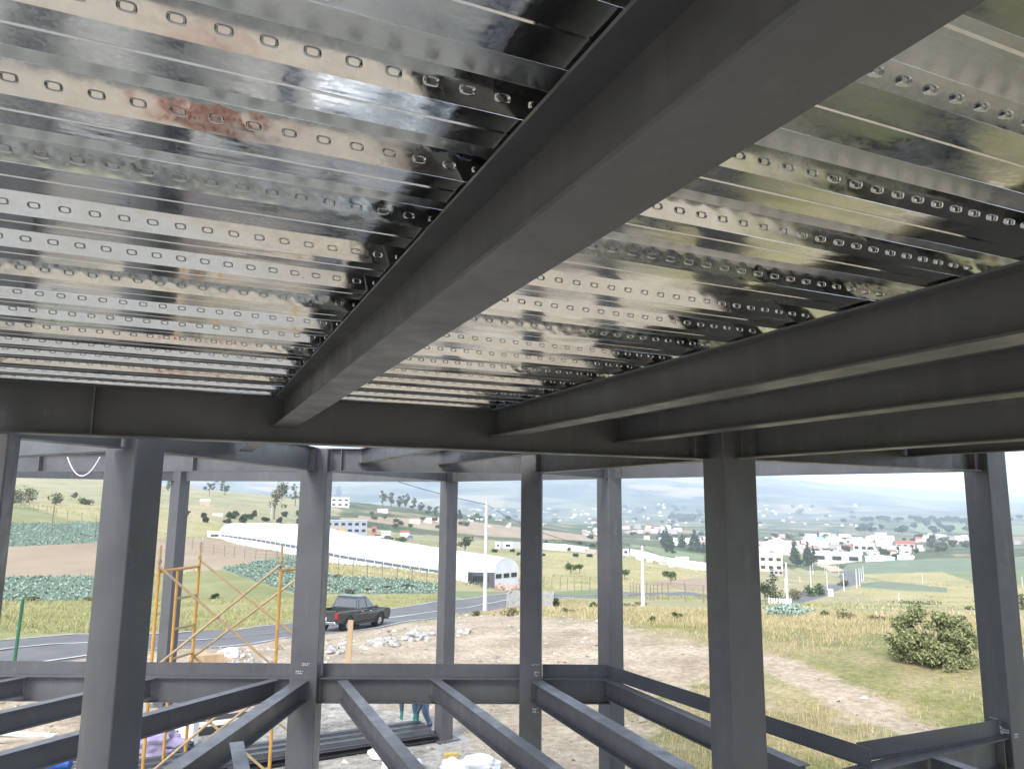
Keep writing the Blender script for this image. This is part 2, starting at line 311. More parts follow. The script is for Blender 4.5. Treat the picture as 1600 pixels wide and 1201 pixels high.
# ================================================================== STEEL DECK
HB = .061                                      # rib height
BP = .0755                                     # spacing of embossments
def deck_sheet(name, label, v0, pitches, u0, u1, z, seed, last=False):
    # cross-section nodes along v: far web foot, bottom flange, near web, top flange
    rr = random.Random(seed); mb = MB()
    n0 = math.ceil((u0+10)/BP)*BP-10
    us = [u0]+[n0+i*BP/4 for i in range(int((u1-n0)/(BP/4))+1)]+[u1]
    us = [u for i, u in enumerate(us) if i == 0 or u > us[i-1]+1e-4]
    coarse = us[::8]+([us[-1]] if us[::8][-1] != us[-1] else [])
    def strip(prof, uu, wave=0, mi=0):
        vs = []
        for u in uu:
            for (v, h) in prof:
                vs.append(UV(u, v, z+h+wave*math.sin(u*2.1+v*40+seed)*math.sin(u*5.3+seed*2)))
        n = len(prof)
        fs = [(i*n+j, i*n+j+1, (i+1)*n+j+1, (i+1)*n+j) for i in range(len(uu)-1) for j in range(n-1)]
        mb.add(vs, fs, mi)
    v = v0
    for kind, bot, top in pitches:
        # near web (rises away from the viewer) and upper flange
        strip([(v, 0), (v+.004, .004), (v+.020, HB-.004), (v+.024, HB)], coarse)
        strip([(v+.024, HB), (v+.024+top*.33, HB), (v+.024+top*.36, HB-.004), (v+.024+top*.44, HB-.004), (v+.024+top*.47, HB), (v+.024+top, HB)], coarse, .0006, 1)
        vt = v+.024+top; wf = .025 if kind != 'c' else .012
        # far web with embossments: finely divided so that it can be dented
        prof = [(vt+wf*t, HB*(1-t)) for t in (0, .14, .32, .5, .68, .86, 1)]; vs = []
        A = .0004 if kind != 'c' else .0012
        nrm = (-HB, -wf); ln = math.hypot(*nrm); nrm = (nrm[0]/ln, nrm[1]/ln)
        for u in us:
            ph = 2*math.pi*(u-n0)/BP
            for j, (pv, ph_) in enumerate(prof):
                env = math.sin(math.pi*j/6)
                d = A*env*(math.cos(ph)*(1 if j < 3 else -1 if j > 3 else 0)*1.0+.5*math.cos(ph))+rr.uniform(-1, 1)*.00005
                vs.append(UV(u, pv+d*nrm[0], z+ph_+d*nrm[1]))
        n = 7
        mb.add(vs, [(i*n+j, i*n+j+1, (i+1)*n+j+1, (i+1)*n+j) for i in range(len(us)-1) for j in range(n-1)])
        # oval embossments
        t_ = Vector((0, 0, 0)); wu = UD; wd = (VD*wf+Vector((0, 0, -HB))).normalized(); wn = -(VD*HB+Vector((0, 0, wf))).normalized()
        u = n0+BP/2
        while u < u1-.015:
            c = UV(u, vt+wf*.52, z+HB*.48); rings = []
            for (s, h) in ((1.0, -.0006), (.97, .0050), (.86, .0080), (.72, .0058), (.62, .0014), (.01, .0014)):
                ring = []
                for q in range(14):
                    a = 2*math.pi*q/14; ca, sa = math.cos(a), math.sin(a)
                    e = .55; rx = .0165*s*math.copysign(abs(ca)**e, ca); ry = .0094*s*math.copysign(abs(sa)**e, sa)
                    ring.append(c+wu*(rx+ry*.12)+wd*ry+wn*h)
                rings.append(ring)
            mb.loft(rings, cap=False); u += BP
        vb = vt+wf
        # bottom flange with a small centre stiffener
        m_ = vb+bot*.48
        strip([(vb, 0), (m_-.006, 0), (m_-.003, .003), (m_+.003, .003), (m_+.006, 0), (vb+bot, 0)], coarse, .0006)
        v = vb+bot
    o = mb.build(name, [M['deck'], M['deck_dull']], origin=UV((u0+u1)/2, v0, z), smooth=True, sharp=25)
    # keep normals as laid (no closed volume)
    tag(o, label, 'deck sheet', 'galvanised deck sheets of the ceiling')
    return v
PER = [('a', .141, .146), ('b', .141, .143), ('c', .190, .175)]
plen = sum(b+t+.024+(.012 if k == 'c' else .025) for k, b, t in PER)
v_start = 1.293-.025-.146-.024                  # so that a web foot falls at v = 1.293
ordn = ['nearest', 'second', 'third', 'fourth', 'fifth', 'sixth', 'seventh', 'eighth', 'ninth', 'tenth']
bays = [('left bay', -1.44, .672, 0), ('middle bay', .650, 2.507, .0012), ('right bay', 2.485, 5.08, .0024), ('unseen outer bay', 5.05, 9.3, .0036)]  # outer bay is out of view, added to darken the right-hand girders
vs_0 = lambda k: v_start+k*plen
k0 = -3
for bi, (bn, u0, u1, dz) in enumerate(bays):
    for k in range(k0, 5):
        if vs_0(k) > V1+.02: continue
        vs_ = v_start+k*plen
        per = PER
        while len(per) > 1 and vs_+sum(b_+t_+.042 for _, b_, t_ in per[:-1]) > V1-.05: per = per[:-1]
        n_ = 4-k
        deck_sheet('deck_sheet', f'{"outermost" if n_ == 0 else ordn[n_]} ribbed galvanised deck sheet counted from the long girder, {bn}', vs_, per, u0, u1, ZT+.003+dz+(.0006 if k % 2 else 0), 10*bi+k+40)
for ui, (u0, u1, ve, lab) in enumerate([(.60, 2.56, 9.0, 'left part'), (2.53, 5.0, 10.6, 'right part')]):  # sheets hidden by the girder, added for the darkness behind it
    k = 0; v_ = V1+.12
    while v_+1.0 < ve:
        deck_sheet('deck_sheet', f'{ordn[k]} unseen ribbed galvanised deck sheet beyond the long girder, {lab}', v_, PER, u0, u1, ZT+.003+.0012*ui+(.0006 if k % 2 else 0), 90+ui*10+k); v_ += plen; k += 1
print('DECK', plen, v_start+5*plen)
# ================================================================== SCAFFOLD
def scaffold():
    r = empty('scaffold', (-5.9, 16.2, ZG)); tag(r, 'ochre yellow tube scaffold with cross braces standing behind the edge beam', 'scaffold')
    bl = []
    P = lambda px, y: aty(px, 980, y)
    L1, PA, PB = P(241, 15.55), P(271, 16.2), P(304, 16.9); PC, PI, R2 = P(433.5, 16.05), P(459, 16.6), P(497, 17.4)
    fr = .036
    for (f0, fi, f1) in ((L1, PA, PB), (PC, PI, R2)):
        for (p, zt) in ((f0, -1.02), (f1, -1.02)):
            for (za, zb) in ((ZG, -3.56), (-3.55, -1.5)):
                m = MB(); m.tube([(p[0], p[1], za), (p[0], p[1], zb)], fr, 8); m.build('post', M['scaf'], r, smooth=True)
            m = MB(); m.tube([(p[0], p[1], -1.5), (p[0], p[1], zt)], fr*.72, 8); m.tube([(p[0], p[1], -1.37), (p[0], p[1], -1.31)], fr*1.25, 8); m.build('joint_pin', M['brace'], r, smooth=True)
        for z0 in (ZG, -3.55):
            m = MB(); m.tube([(fi[0], fi[1], z0+.1), (fi[0], fi[1], z0+2.0)], fr*.9, 8); m.build('inner_post', M['scaf'], r, smooth=True)
            m = MB(); m.tube([(f0[0], f0[1], z0+2.0), (f1[0], f1[1], z0+2.0)], fr*.9, 8); m.build('top_bar', M['scaf'], r, smooth=True)
            for h in (.15, .75, 1.38):
                m = MB(); m.tube([(fi[0], fi[1], z0+h), (f1[0], f1[1], z0+h)], fr*.75, 8); m.build('rung', M['brace'], r, smooth=True)
    for (a, b, o) in ((L1, PC, -.035), (PB, R2, .035)):
        for z0 in (ZG, -3.55):
            for (p, q, oo) in ((a, b, o), (b, a, o*1.6)):
                m = MB(); m.tube([(p[0], p[1]+oo, z0+2.12), (q[0], q[1]+oo, z0+.05)], .0265, 8); m.build('cross_brace', M['brace'], r, smooth=True)
scaffold()
# ================================================================== TERRAIN
def cp(px, py, y): p = aty(px, py, y); return tuple(p)
CTRL = []
for x, y in [(0, .5), (4, 3), (-4, 3), (0, 8), (8, 8), (-8, 6), (-8, 14), (0, 14), (-3, 20), (3, 20), (-9, 20), (0, -10), (12, -6), (-12, -8), (-14, 4)]: CTRL.append((x, y, ZG))
for x, y, z in [(0, -40, -5.6), (40, -30, -6.5), (-40, -30, -5), (0, -150, -6), (150, -100, -12), (-150, -100, 0), (0, -700, -10), (700, -500, -40), (-700, -500, 15), (0, -2500, -30), (2500, -1500, -60), (-2500, -1500, 10), (-1500, 300, 25), (1500, 300, -60),
                (-80, 20, -4.2), (-200, 50, 0), (-500, 100, 12), (80, 10, -9), (200, 50, -18), (500, 100, -35)]: CTRL.append((x, y, z))
for a in [(140, 1016, 26.5), (0, 1024, 25.5), (300, 1003, 33), (450, 992, 37.5), (560, 984, 41), (700, 960, 52), (760, 951, 62), (850, 966, 36), (940, 985, 31), (1010, 985, 31),
          (400, 983, 42), (640, 953, 56), (600, 935, 62), (560, 915, 75), (680, 912, 88), (690, 895, 110), (520, 880, 105), (780, 925, 105), (830, 924, 120), (700, 872, 215), (450, 845, 225),
          (344, 844, 190), (400, 854, 176), (467, 868, 160), (530, 882, 146), (610, 894, 137), (685, 904, 128), (772, 917, 120), (75, 968, 40), (75, 935, 56), (75, 905, 72), (75, 862, 95), (75, 832, 118), (75, 805, 165), (100, 780, 260), (60, 762, 400), (130, 746, 620),
          (280, 940, 58), (380, 905, 75), (420, 885, 90), (330, 862, 125), (300, 800, 260), (290, 775, 430), (360, 773, 480), (430, 777, 560), (440, 810, 280),
          (560, 830, 330), (640, 846, 300), (560, 795, 520), (640, 800, 620), (720, 806, 700), (760, 826, 460), (660, 830, 420), (780, 852, 300), (880, 856, 330), (880, 838, 520), (880, 830, 800),
          (900, 893, 165), (900, 918, 118), (900, 935, 72), (900, 950, 48), (870, 930, 75), (1040, 912, 150), (1050, 932, 100), (1050, 888, 300), (1100, 880, 360), (1060, 950, 52), (1060, 968, 40),
          (1150, 960, 44), (1250, 966, 40), (1400, 968, 38), (1530, 975, 36), (1250, 1000, 29), (1250, 1040, 22), (1450, 1035, 23.5), (1450, 1090, 18), (1600, 1000, 29), (1100, 1005, 28), (1250, 1100, 17),
          (1215, 943, 150), (1260, 952, 110), (1340, 906, 290), (1320, 882, 450), (1400, 945, 120), (1420, 920, 185), (1450, 892, 310), (1450, 868, 480), (1580, 920, 180), (1580, 870, 420),
          (1300, 862, 620), (1230, 880, 520), (1300, 840, 900), (1400, 850, 760), (1100, 840, 720), (1000, 828, 1000), (1050, 822, 1100), (1450, 836, 1050), (1450, 822, 1500), (1430, 812, 1700), (1580, 840, 900), (1580, 812, 1700),
          (1080, 806, 2200), (900, 822, 1800), (760, 816, 1500), (600, 800, 1700), (450, 790, 2000), (1250, 818, 2400), (300, 780, 2400), (100, 770, 2400), (1400, 806, 2600)]: CTRL.append(cp(*a))
CT = np.array(CTRL)
def lp(x, y):
    r = np.hypot(x, y)+1.5; return np.stack([np.arctan2(x, y)*1.25, np.log(r)], -1)
def _phi(d): return np.where(d > 1e-9, d*d*np.log(np.maximum(d, 1e-9)), 0.)
Q = lp(CT[:, 0], CT[:, 1]); n_ = len(Q)
# heights relative to a smooth 1/r independent scale: interpolate asinh(z/4)
ZV = np.arcsinh(CT[:, 2]/6.)
A_ = np.zeros((n_+3, n_+3)); A_[:n_, :n_] = _phi(np.linalg.norm(Q[:, None]-Q[None], axis=-1))+np.eye(n_)*.004
A_[:n_, n_] = 1; A_[:n_, n_+1:] = Q; A_[n_, :n_] = 1; A_[n_+1:, :n_] = Q.T
W_ = np.linalg.solve(A_, np.concatenate([ZV, np.zeros(3)]))
def vnoise(x, y, seed=0):
    xi = np.floor(x).astype(np.int64); yi = np.floor(y).astype(np.int64); fx = x-xi; fy = y-yi
    def h(a, b):
        n = (a*374761393+b*668265263+seed*974634777) & 0x7fffffff
        n = ((n ^ (n >> 13))*1274126177) & 0x7fffffff
        return ((n ^ (n >> 16)) & 0xffff)/65535.
    u = fx*fx*(3-2*fx); v = fy*fy*(3-2*fy)
    return (h(xi, yi)*(1-u)+h(xi+1, yi)*u)*(1-v)+(h(xi, yi+1)*(1-u)+h(xi+1, yi+1)*u)*v
def fbm(x, y, o=4, seed=0):
    s = 0; a = .5
    for i in range(o): s = s+a*(vnoise(x*2**i, y*2**i, seed+i)-.5); a *= .5
    return s
SKY_PX = [-900, 0, 300, 600, 900, 1000, 1100, 1200, 1300, 1400, 1500, 1600, 2500]
SKY_PY = [745, 735, 728, 718, 722, 728, 741, 757, 773, 786, 796, 801, 806]
def mount(x, y):
    r = np.hypot(x, y); az = np.arctan2(x, y)
    px = 800+F_PX*np.tan(np.clip(az, -1.2, 1.2)); e = (780+.0106*(px-800)-np.interp(px, SKY_PX, SKY_PY))/F_PX
    t = np.clip((np.log(r)-math.log(2300))/(math.log(7000)-math.log(2300)), 0, 1); s = t*t*(3-2*t)
    front = np.clip((y+500)/1500, 0, 1)
    return s*(np.maximum(e*7200+25, 0)+40)*front + s*front*(np.abs(fbm(x/900., y/900., 4, 5))*-150+15)*np.clip((r-2300)/2500, 0, 1)
def tz(x, y):
    x = np.atleast_1d(np.asarray(x, float)); y = np.atleast_1d(np.asarray(y, float)); out = np.empty(len(x))
    for i in range(0, len(x), 4000):
        q = lp(x[i:i+4000], y[i:i+4000]); d = np.linalg.norm(q[:, None]-Q[None], axis=-1)
        out[i:i+4000] = _phi(d) @ W_[:n_]+W_[n_]+q @ W_[n_+1:]
    z = 6*np.sinh(np.clip(out, -4, 4)); r = np.hypot(x, y)
    pad = np.clip((r-23)/10, 0, 1); z = z*pad+ZG*(1-pad)
    # soil heaps, tyre ruts and small unevenness
    z = z+fbm(x/1.7, y/1.7, 3, 3)*np.interp(r, [0, 12, 22, 30, 60], [.02, .05, .12, .3, .25])+fbm(x/12., y/12., 3, 9)*np.interp(r, [25, 60, 200, 700], [0, .5, 1.6, 5])
    return z+mount(x, y)
def TZ(x, y): return float(tz([x], [y])[0])
_L = np.exp(np.linspace(math.log(8), math.log(9500), 900))
def P(px, py, near=8., far=9000.):
    d = ray(px, py); d = d/np.hypot(d[0], d[1]); L = _L[(_L >= near) & (_L <= far)]
    g = tz(d[0]*L, d[1]*L)-d[2]*L; k = np.argmax(g > 0)
    if not (g > 0).any(): t = L[-1]
    elif k == 0: t = L[0]
    else: t = L[k-1]+(L[k]-L[k-1])*(-g[k-1])/(g[k]-g[k-1])
    return Vector((d[0]*t, d[1]*t, TZ(d[0]*t, d[1]*t)))
def PD(px, y):                                  # ground point on the sight line of column px at forward distance y
    p = aty(px, 800, y); return Vector((p[0], p[1], TZ(p[0], p[1])))

# ---- ground materials
def yard_mat(name):
    """bare soil, grass and worn patches, mixed by the 'worn' amount stored on the land"""
    m = bpy.data.materials.new(name); m.use_nodes = True; nt = m.node_tree; N = nt.nodes; L = nt.links; p = N['Principled BSDF']; p.inputs['Roughness'].default_value = .95; p.inputs['Specular IOR Level'].default_value = .2
    tc = N.new('ShaderNodeTexCoord')
    def noise(sc, det=8, ro=.62):
        n = N.new('ShaderNodeTexNoise'); n.inputs['Scale'].default_value = sc; n.inputs['Detail'].default_value = det; n.inputs['Roughness'].default_value = ro; L.new(tc.outputs['Object'], n.inputs['Vector']); return n.outputs['Fac']
    def ramp(f, stops):
        r = N.new('ShaderNodeValToRGB'); e = r.color_ramp
        for i, (q, c) in enumerate(stops):
            x = e.elements[i] if i < 2 else e.elements.new(q); x.position = q; x.color = (*c, 1)
        L.new(f, r.inputs['Fac']); return r.outputs['Color']
    soil = ramp(noise(.6), [(.30, (.27, .22, .165)), (.70, (.50, .43, .345)), (.5, (.40, .335, .26))])
    grass = ramp(noise(.33, 9, .68), [(.30, (.155, .17, .07)), (.70, (.38, .33, .20)), (.44, (.225, .22, .10)), (.57, (.31, .27, .15))])
    gravel = ramp(noise(2.2, 10, .75), [(.35, (.24, .232, .22)), (.66, (.50, .48, .45)), (.5, (.38, .365, .34))])
    fine = ramp(noise(5.5, 8, .7), [(.38, (.62, .6, .5)), (.62, (1.12, 1.1, 1.06))])
    at = N.new('ShaderNodeAttribute'); at.attribute_name = 'worn'
    n2 = N.new('ShaderNodeMath'); n2.operation = 'MULTIPLY_ADD'; n2.inputs[1].default_value = 1.5; L.new(noise(1.1, 10, .7), n2.inputs[0]); n2.inputs[2].default_value = -.75
    ad = N.new('ShaderNodeMath'); ad.operation = 'ADD'; L.new(at.outputs['Fac'], ad.inputs[0]); L.new(n2.outputs['Value'], ad.inputs[1])
    ss = N.new('ShaderNodeMapRange'); ss.interpolation_type = 'SMOOTHSTEP'; ss.inputs['From Min'].default_value = .3; ss.inputs['From Max'].default_value = .68; L.new(ad.outputs['Value'], ss.inputs['Value'])
    mx = N.new('ShaderNodeMix'); mx.data_type = 'RGBA'; L.new(ss.outputs['Result'], mx.inputs['Factor']); L.new(grass, mx.inputs[6]); 
    ga = N.new('ShaderNodeAttribute'); ga.attribute_name = 'gravel'; gd = N.new('ShaderNodeMath'); gd.operation = 'MULTIPLY_ADD'; gd.inputs[1].default_value = 1.1; gd.inputs[2].default_value = -.55; L.new(noise(.8, 8, .7), gd.inputs[0])
    ge = N.new('ShaderNodeMath'); ge.operation = 'ADD'; L.new(ga.outputs['Fac'], ge.inputs[0]); L.new(gd.outputs['Value'], ge.inputs[1])
    gs = N.new('ShaderNodeMapRange'); gs.interpolation_type = 'SMOOTHSTEP'; gs.inputs['From Min'].default_value = .35; gs.inputs['From Max'].default_value = .65; L.new(ge.outputs['Value'], gs.inputs['Value'])
    gm = N.new('ShaderNodeMix'); gm.data_type = 'RGBA'; L.new(gs.outputs['Result'], gm.inputs['Factor']); L.new(soil, gm.inputs[6]); L.new(gravel, gm.inputs[7]); L.new(gm.outputs[2], mx.inputs[7])
    mu = N.new('ShaderNodeMix'); mu.data_type = 'RGBA'; mu.blend_type = 'MULTIPLY'; mu.inputs['Factor'].default_value = .8; L.new(mx.outputs[2], mu.inputs[6]); L.new(fine, mu.inputs[7]); L.new(mu.outputs[2], p.inputs['Base Color'])
    b = N.new('ShaderNodeBump'); b.inputs['Strength'].default_value = .8; b.inputs['Distance'].default_value = .09; L.new(noise(4.5, 9, .65), b.inputs['Height']); L.new(b.outputs['Normal'], p.inputs['Normal'])
    return m
M['yard'] = yard_mat('soil_and_dry_grass')
M['soil'] = mat('tan_bare_soil', (.40, .315, .22), .95, 0, (.50, .41, .305), .55, 9, .7, 5, .08, .2, col3=(.29, .25, .15), s3=.64)
M['gravel'] = mat('grey_gravel', (.27, .265, .25), .95, 0, (.37, .36, .335), .5, 9, .8, 22, .03, .2, col3=(.43, .38, .32), s3=.6)
M['meadow'] = mat('dry_meadow_ground', (.275, .225, .115), .95, 0, (.20, .20, .075), .3, 9, .6, 6, .06, .2, col3=(.38, .30, .19), s3=.60)
M['track'] = mat('worn_dirt_track', (.46, .375, .27), .95, 0, (.40, .32, .21), .9, 8, .5, 6, .05, .2, col3=(.26, .24, .12), s3=.68)
M['verge'] = mat('yellow_green_grass', (.30, .27, .12), .95, 0, (.20, .205, .085), .25, 8, .6, 3, .1, .2, col3=(.36, .30, .14), s3=.6)
M['green'] = mat('green_grass', (.16, .18, .07), .95, 0, (.25, .24, .115), .12, 8, .5, 3, .1, .2)
M['lush'] = mat('lush_green_crop', (.14, .18, .085), .95, 0, (.195, .22, .115), .09, 8, .4, 1, .1, .2)
M['bluegreen'] = mat('blue_green_crop', (.13, .165, .105), .95, 0, (.175, .205, .135), .07, 8, .4, 2, .1, .2)
M['cabbage'] = mat('cabbage_field_soil', (.17, .215, .15), .95, 0, (.12, .19, .135), .9, 7, .5, 3, .1, .2, col3=(.07, .11, .075), s3=.58)
M['plough'] = mat('ploughed_soil', (.265, .2, .135), .95, 0, (.33, .26, .18), .12, 8, .5, 2, .1, .2, stretch=(1, .35, 1))
M['stubble'] = mat('pale_stubble', (.37, .31, .165), .95, 0, (.26, .25, .105), .07, 9, .4, 1, .1, .2, col3=(.38, .32, .2), s3=.58)
M['hill'] = mat('dry_hill_grass', (.33, .28, .16), .95, 0, (.20, .215, .10), .035, 9, .4, 1, .1, .2, col3=(.33, .27, .18), s3=.57)
M['asphalt'] = mat('worn_asphalt', (.115, .115, .118), .85, 0, (.15, .148, .145), .6, 8, .3, 40, .01, .3)
M['paint'] = mat('road_paint', (.6, .6, .58), .8, 0, (.42, .42, .4), 3)
def patch_mat(nm='distant_fields', k=1., wood=(.05, .075, .035)):
    m = bpy.data.materials.new(nm); m.use_nodes = True; nt = m.node_tree; N = nt.nodes; L = nt.links; p = N['Principled BSDF']; p.inputs['Roughness'].default_value = .95; p.inputs['Specular IOR Level'].default_value = .1
    tc = N.new('ShaderNodeTexCoord'); v = N.new('ShaderNodeTexVoronoi'); v.inputs['Scale'].default_value = .012*k
    nz = N.new('ShaderNodeTexNoise'); nz.inputs['Scale'].default_value = .01; nz.inputs['Detail'].default_value = 5
    mv = N.new('ShaderNodeMix'); mv.data_type = 'RGBA'; mv.blend_type = 'LINEAR_LIGHT'; mv.inputs['Factor'].default_value = .0
    L.new(tc.outputs['Object'], v.inputs['Vector']); L.new(tc.outputs['Object'], nz.inputs['Vector'])
    sc = N.new('ShaderNodeSeparateColor'); L.new(v.outputs['Color'], sc.inputs['Color'])
    r = N.new('ShaderNodeValToRGB'); e = r.color_ramp; e.interpolation = 'CONSTANT'
    for pos, c in [(0, (.10, .115, .06)), (.3, (.17, .17, .09)), (.5, (.25, .21, .12)), (.66, (.125, .145, .08)), (.8, (.28, .22, .15)), (.92, (.045, .07, .035))]:
        x = e.elements.new(pos) if pos else e.elements[0]; x.position = pos; x.color = (*c, 1)
    L.new(sc.outputs['Red'], r.inputs['Fac'])
    n2 = N.new('ShaderNodeTexNoise'); n2.inputs['Scale'].default_value = .02*k; n2.inputs['Detail'].default_value = 8; L.new(tc.outputs['Object'], n2.inputs['Vector'])
    r2 = N.new('ShaderNodeValToRGB'); r2.color_ramp.elements[0].position = .45; r2.color_ramp.elements[1].position = .62; L.new(n2.outputs['Fac'], r2.inputs['Fac'])
    mx = N.new('ShaderNodeMix'); mx.data_type = 'RGBA'; L.new(r2.outputs['Color'], mx.inputs['Factor']); L.new(r.outputs['Color'], mx.inputs[6]); mx.inputs[7].default_value = (*wood, 1)
    L.new(mx.outputs[2], p.inputs['Base Color'])
    return m
M['patch'] = patch_mat(); M['slopes'] = patch_mat('wooded_slopes', .3, (.022, .035, .03))

# ---- regions as outlines on the land
def outl(pts):                                  # photo outline laid on the land -> (azimuth, ln r)
    out = []
    for i, a in enumerate(pts):
        b = pts[(i+1) % len(pts)]; n = max(1, int(math.hypot(b[0]-a[0], b[1]-a[1])/14))
        for k in range(n):
            t = k/n; px = a[0]+(b[0]-a[0])*t; py = a[1]+(b[1]-a[1])*t
            if len(a) > 2 and len(b) > 2: w = aty(px, 800, a[2]+(b[2]-a[2])*t); x, y = w[0], w[1]
            elif len(a) > 2 and k == 0: w = aty(px, 800, a[2]); x, y = w[0], w[1]
            else: w = P(px, py); x, y = w.x, w.y
            out.append((x, y))
    return out
def wl(pts, step=1.5):
    out = []
    for i, a in enumerate(pts):
        b = pts[(i+1) % len(pts)]; d = math.dist(a, b); n = max(1, int(d/max(step, .08*math.hypot(*a))))
        out += [(a[0]+(b[0]-a[0])*k/n, a[1]+(b[1]-a[1])*k/n) for k in range(n)]
    return out
ROADC = [(-26, 12), (-20, 23), (-15.5, 31), (-10.9, 41.5), (-6.6, 53), (-1.5, 67), (6, 84), (17, 104), (33, 128), (53, 152), (76, 185), (104, 232), (126, 280), (141, 310), (150, 345)]
def ribbon(c, w, o=0.):
    L_, R_ = [], []
    for i, p in enumerate(c):
        a = c[max(i-1, 0)]; b = c[min(i+1, len(c)-1)]; t = Vector((b[0]-a[0], b[1]-a[1])).normalized(); n = Vector((t.y, -t.x))
        L_.append((p[0]+n.x*(o-w/2), p[1]+n.y*(o-w/2))); R_.append((p[0]+n.x*(o+w/2), p[1]+n.y*(o+w/2)))
    return L_+R_[::-1]
def smooth_line(c, n=6):
    out = []
    for i in range(len(c)-1):
        p0 = c[max(i-1, 0)]; p1 = c[i]; p2 = c[i+1]; p3 = c[min(i+2, len(c)-1)]
        for k in range(n):
            t = k/n; out.append(tuple(.5*((2*p1[j])+(-p0[j]+p2[j])*t+(2*p0[j]-5*p1[j]+4*p2[j]-p3[j])*t*t+(-p0[j]+3*p1[j]-3*p2[j]+p3[j])*t**3) for j in (0, 1)))
    return out+[c[-1]]
ROADS = smooth_line(ROADC)
REG = [  # name, material, outline in (x, y); later ones lie over earlier ones
 ('meadow', 'yard', wl([(-70, -70), (70, -70), (62, 20), (40, 38), (24, 46), (12, 55), (6, 72), (-2, 68), (-9, 46), (-16, 30), (-26, 10), (-45, -12)])),
 ('soil_yard', 'yard', wl([(-60, -45), (-30, -2), (-25, 8), (-18.5, 22), (-13.5, 31), (-8.6, 38.5), (-4.5, 48), (-1, 52), (1.5, 38), (4.5, 34.5), (6, 30), (8, 28.6), (8.2, 25.5), (4.4, 22.5), (3.0, 17), (2.4, 12), (7, 8), (12, 3), (22, -8), (45, -30), (50, -60)])),
 ('gravel_yard', 'gravel', wl([(-12, -14), (-12, 4), (-10.5, 14.5), (-8.2, 19), (-5.6, 22.5), (-3.4, 21.3), (-1.2, 19.6), (-.6, 16.5), (.5, 13), (2.4, 8), (4, 2), (5, -8), (2, -14)], .6)),
 ('verge', 'verge', outl([(-80, 938), (150, 938), (300, 935), (460, 934), (520, 930), (690, 928), (740, 941), (690, 947), (612, 955), (520, 968), (400, 982), (290, 993), (140, 1014), (0, 1023), (-80, 1030)])),
 ('cabbage_field', 'cabbage', outl([(-80, 903), (160, 899), (160, 938), (-80, 940)])),
 ('cabbage_field', 'cabbage', outl([(-80, 818), (160, 815), (160, 848), (60, 852), (-80, 858)])),
 ('grass_strip', 'green', outl([(-80, 785), (25, 785), (70, 800), (110, 812), (165, 815), (165, 818), (-80, 818)])),
 ('grass_strip', 'green', outl([(160, 899), (345, 890), (385, 903), (465, 930), (465, 936), (160, 938)])),
 ('cabbage_field', 'cabbage', outl([(345, 888), (465, 866), (520, 900), (640, 905), (690, 913), (690, 927), (520, 928), (465, 928), (385, 903)])),
 ('ploughed_field', 'plough', outl([(-80, 858), (60, 852), (160, 846), (345, 842), (465, 862), (345, 887), (160, 898), (-80, 902)])),
 ('stubble_field', 'stubble', outl([(465, 866), (520, 876), (690, 905), (690, 911), (640, 903), (520, 898)])),
 ('stubble_field', 'stubble', outl([(25, 783), (165, 788), (300, 800), (345, 818), (345, 836), (160, 842), (165, 815), (110, 810), (70, 798)])),
 ('grass_strip', 'lush', outl([(700, 928), (712, 923), (820, 924), (840, 926), (935, 920), (935, 935), (850, 933), (790, 944), (745, 941)])),
 ('stubble_field', 'stubble', outl([(812, 860), (935, 866), (1100, 890), (1190, 915), (1190, 935), (1100, 940), (980, 925), (935, 919), (840, 922)])),
 ('bare_field', 'plough', outl([(985, 912), (1050, 918), (1100, 922), (1180, 905), (1130, 900), (1060, 905)])),
 ('bare_field', 'plough', outl([(715, 812), (560, 806), (560, 812), (690, 830), (770, 838), (935, 846), (935, 838)])),
 ('grass_strip', 'lush', outl([(985, 850), (1040, 856), (1100, 868), (1100, 878), (1040, 868), (985, 858)])),
 ('pasture', 'green', outl([(590, 838), (690, 846), (690, 860), (600, 845)])),
 ('crop_field', 'bluegreen', outl([(1325, 880), (1355, 879), (1460, 872), (1640, 870), (1640, 893), (1480, 893), (1350, 896), (1343, 903), (1310, 903)])),
 ('crop_field', 'lush', outl([(1470, 893), (1640, 891), (1640, 912), (1530, 912)])),
 ('crop_field', 'bluegreen', outl([(1345, 912), (1380, 907), (1480, 918), (1480, 925), (1420, 922), (1345, 917)])),
 ('stubble_field', 'stubble', outl([(1345, 898), (1470, 893), (1530, 913), (1640, 915), (1640, 957), (1510, 950), (1430, 945), (1345, 928), (1300, 925), (1345, 918), (1480, 926), (1480, 918), (1380, 906)])),
 ('cabbage_field', 'cabbage', outl([(1195, 950), (1235, 945), (1275, 955), (1260, 962), (1195, 962)])),
 ('pasture', 'lush', outl([(1400, 820), (1470, 816), (1640, 822), (1640, 834), (1440, 832)])),
 ('dirt_track', 'track', wl(ribbon(smooth_line([(141, 312), (150, 345), (168, 400), (195, 470), (215, 520)]), 7), 8)),
 ('road', 'asphalt', wl(ribbon(ROADS, 7.2), 1.5)),
]
def inside(poly, x, y):
    p = np.array(poly); x0, y0 = p[:, 0], p[:, 1]; x1, y1 = np.roll(x0, -1), np.roll(y0, -1); c = np.zeros(len(x), bool)
    for a, b, d, e in zip(x0, y0, x1, y1):
        with np.errstate(divide='ignore', invalid='ignore'): c ^= ((b > y) != (e > y)) & (x < (d-a)*(y-b)/(e-b)+a)
    return c
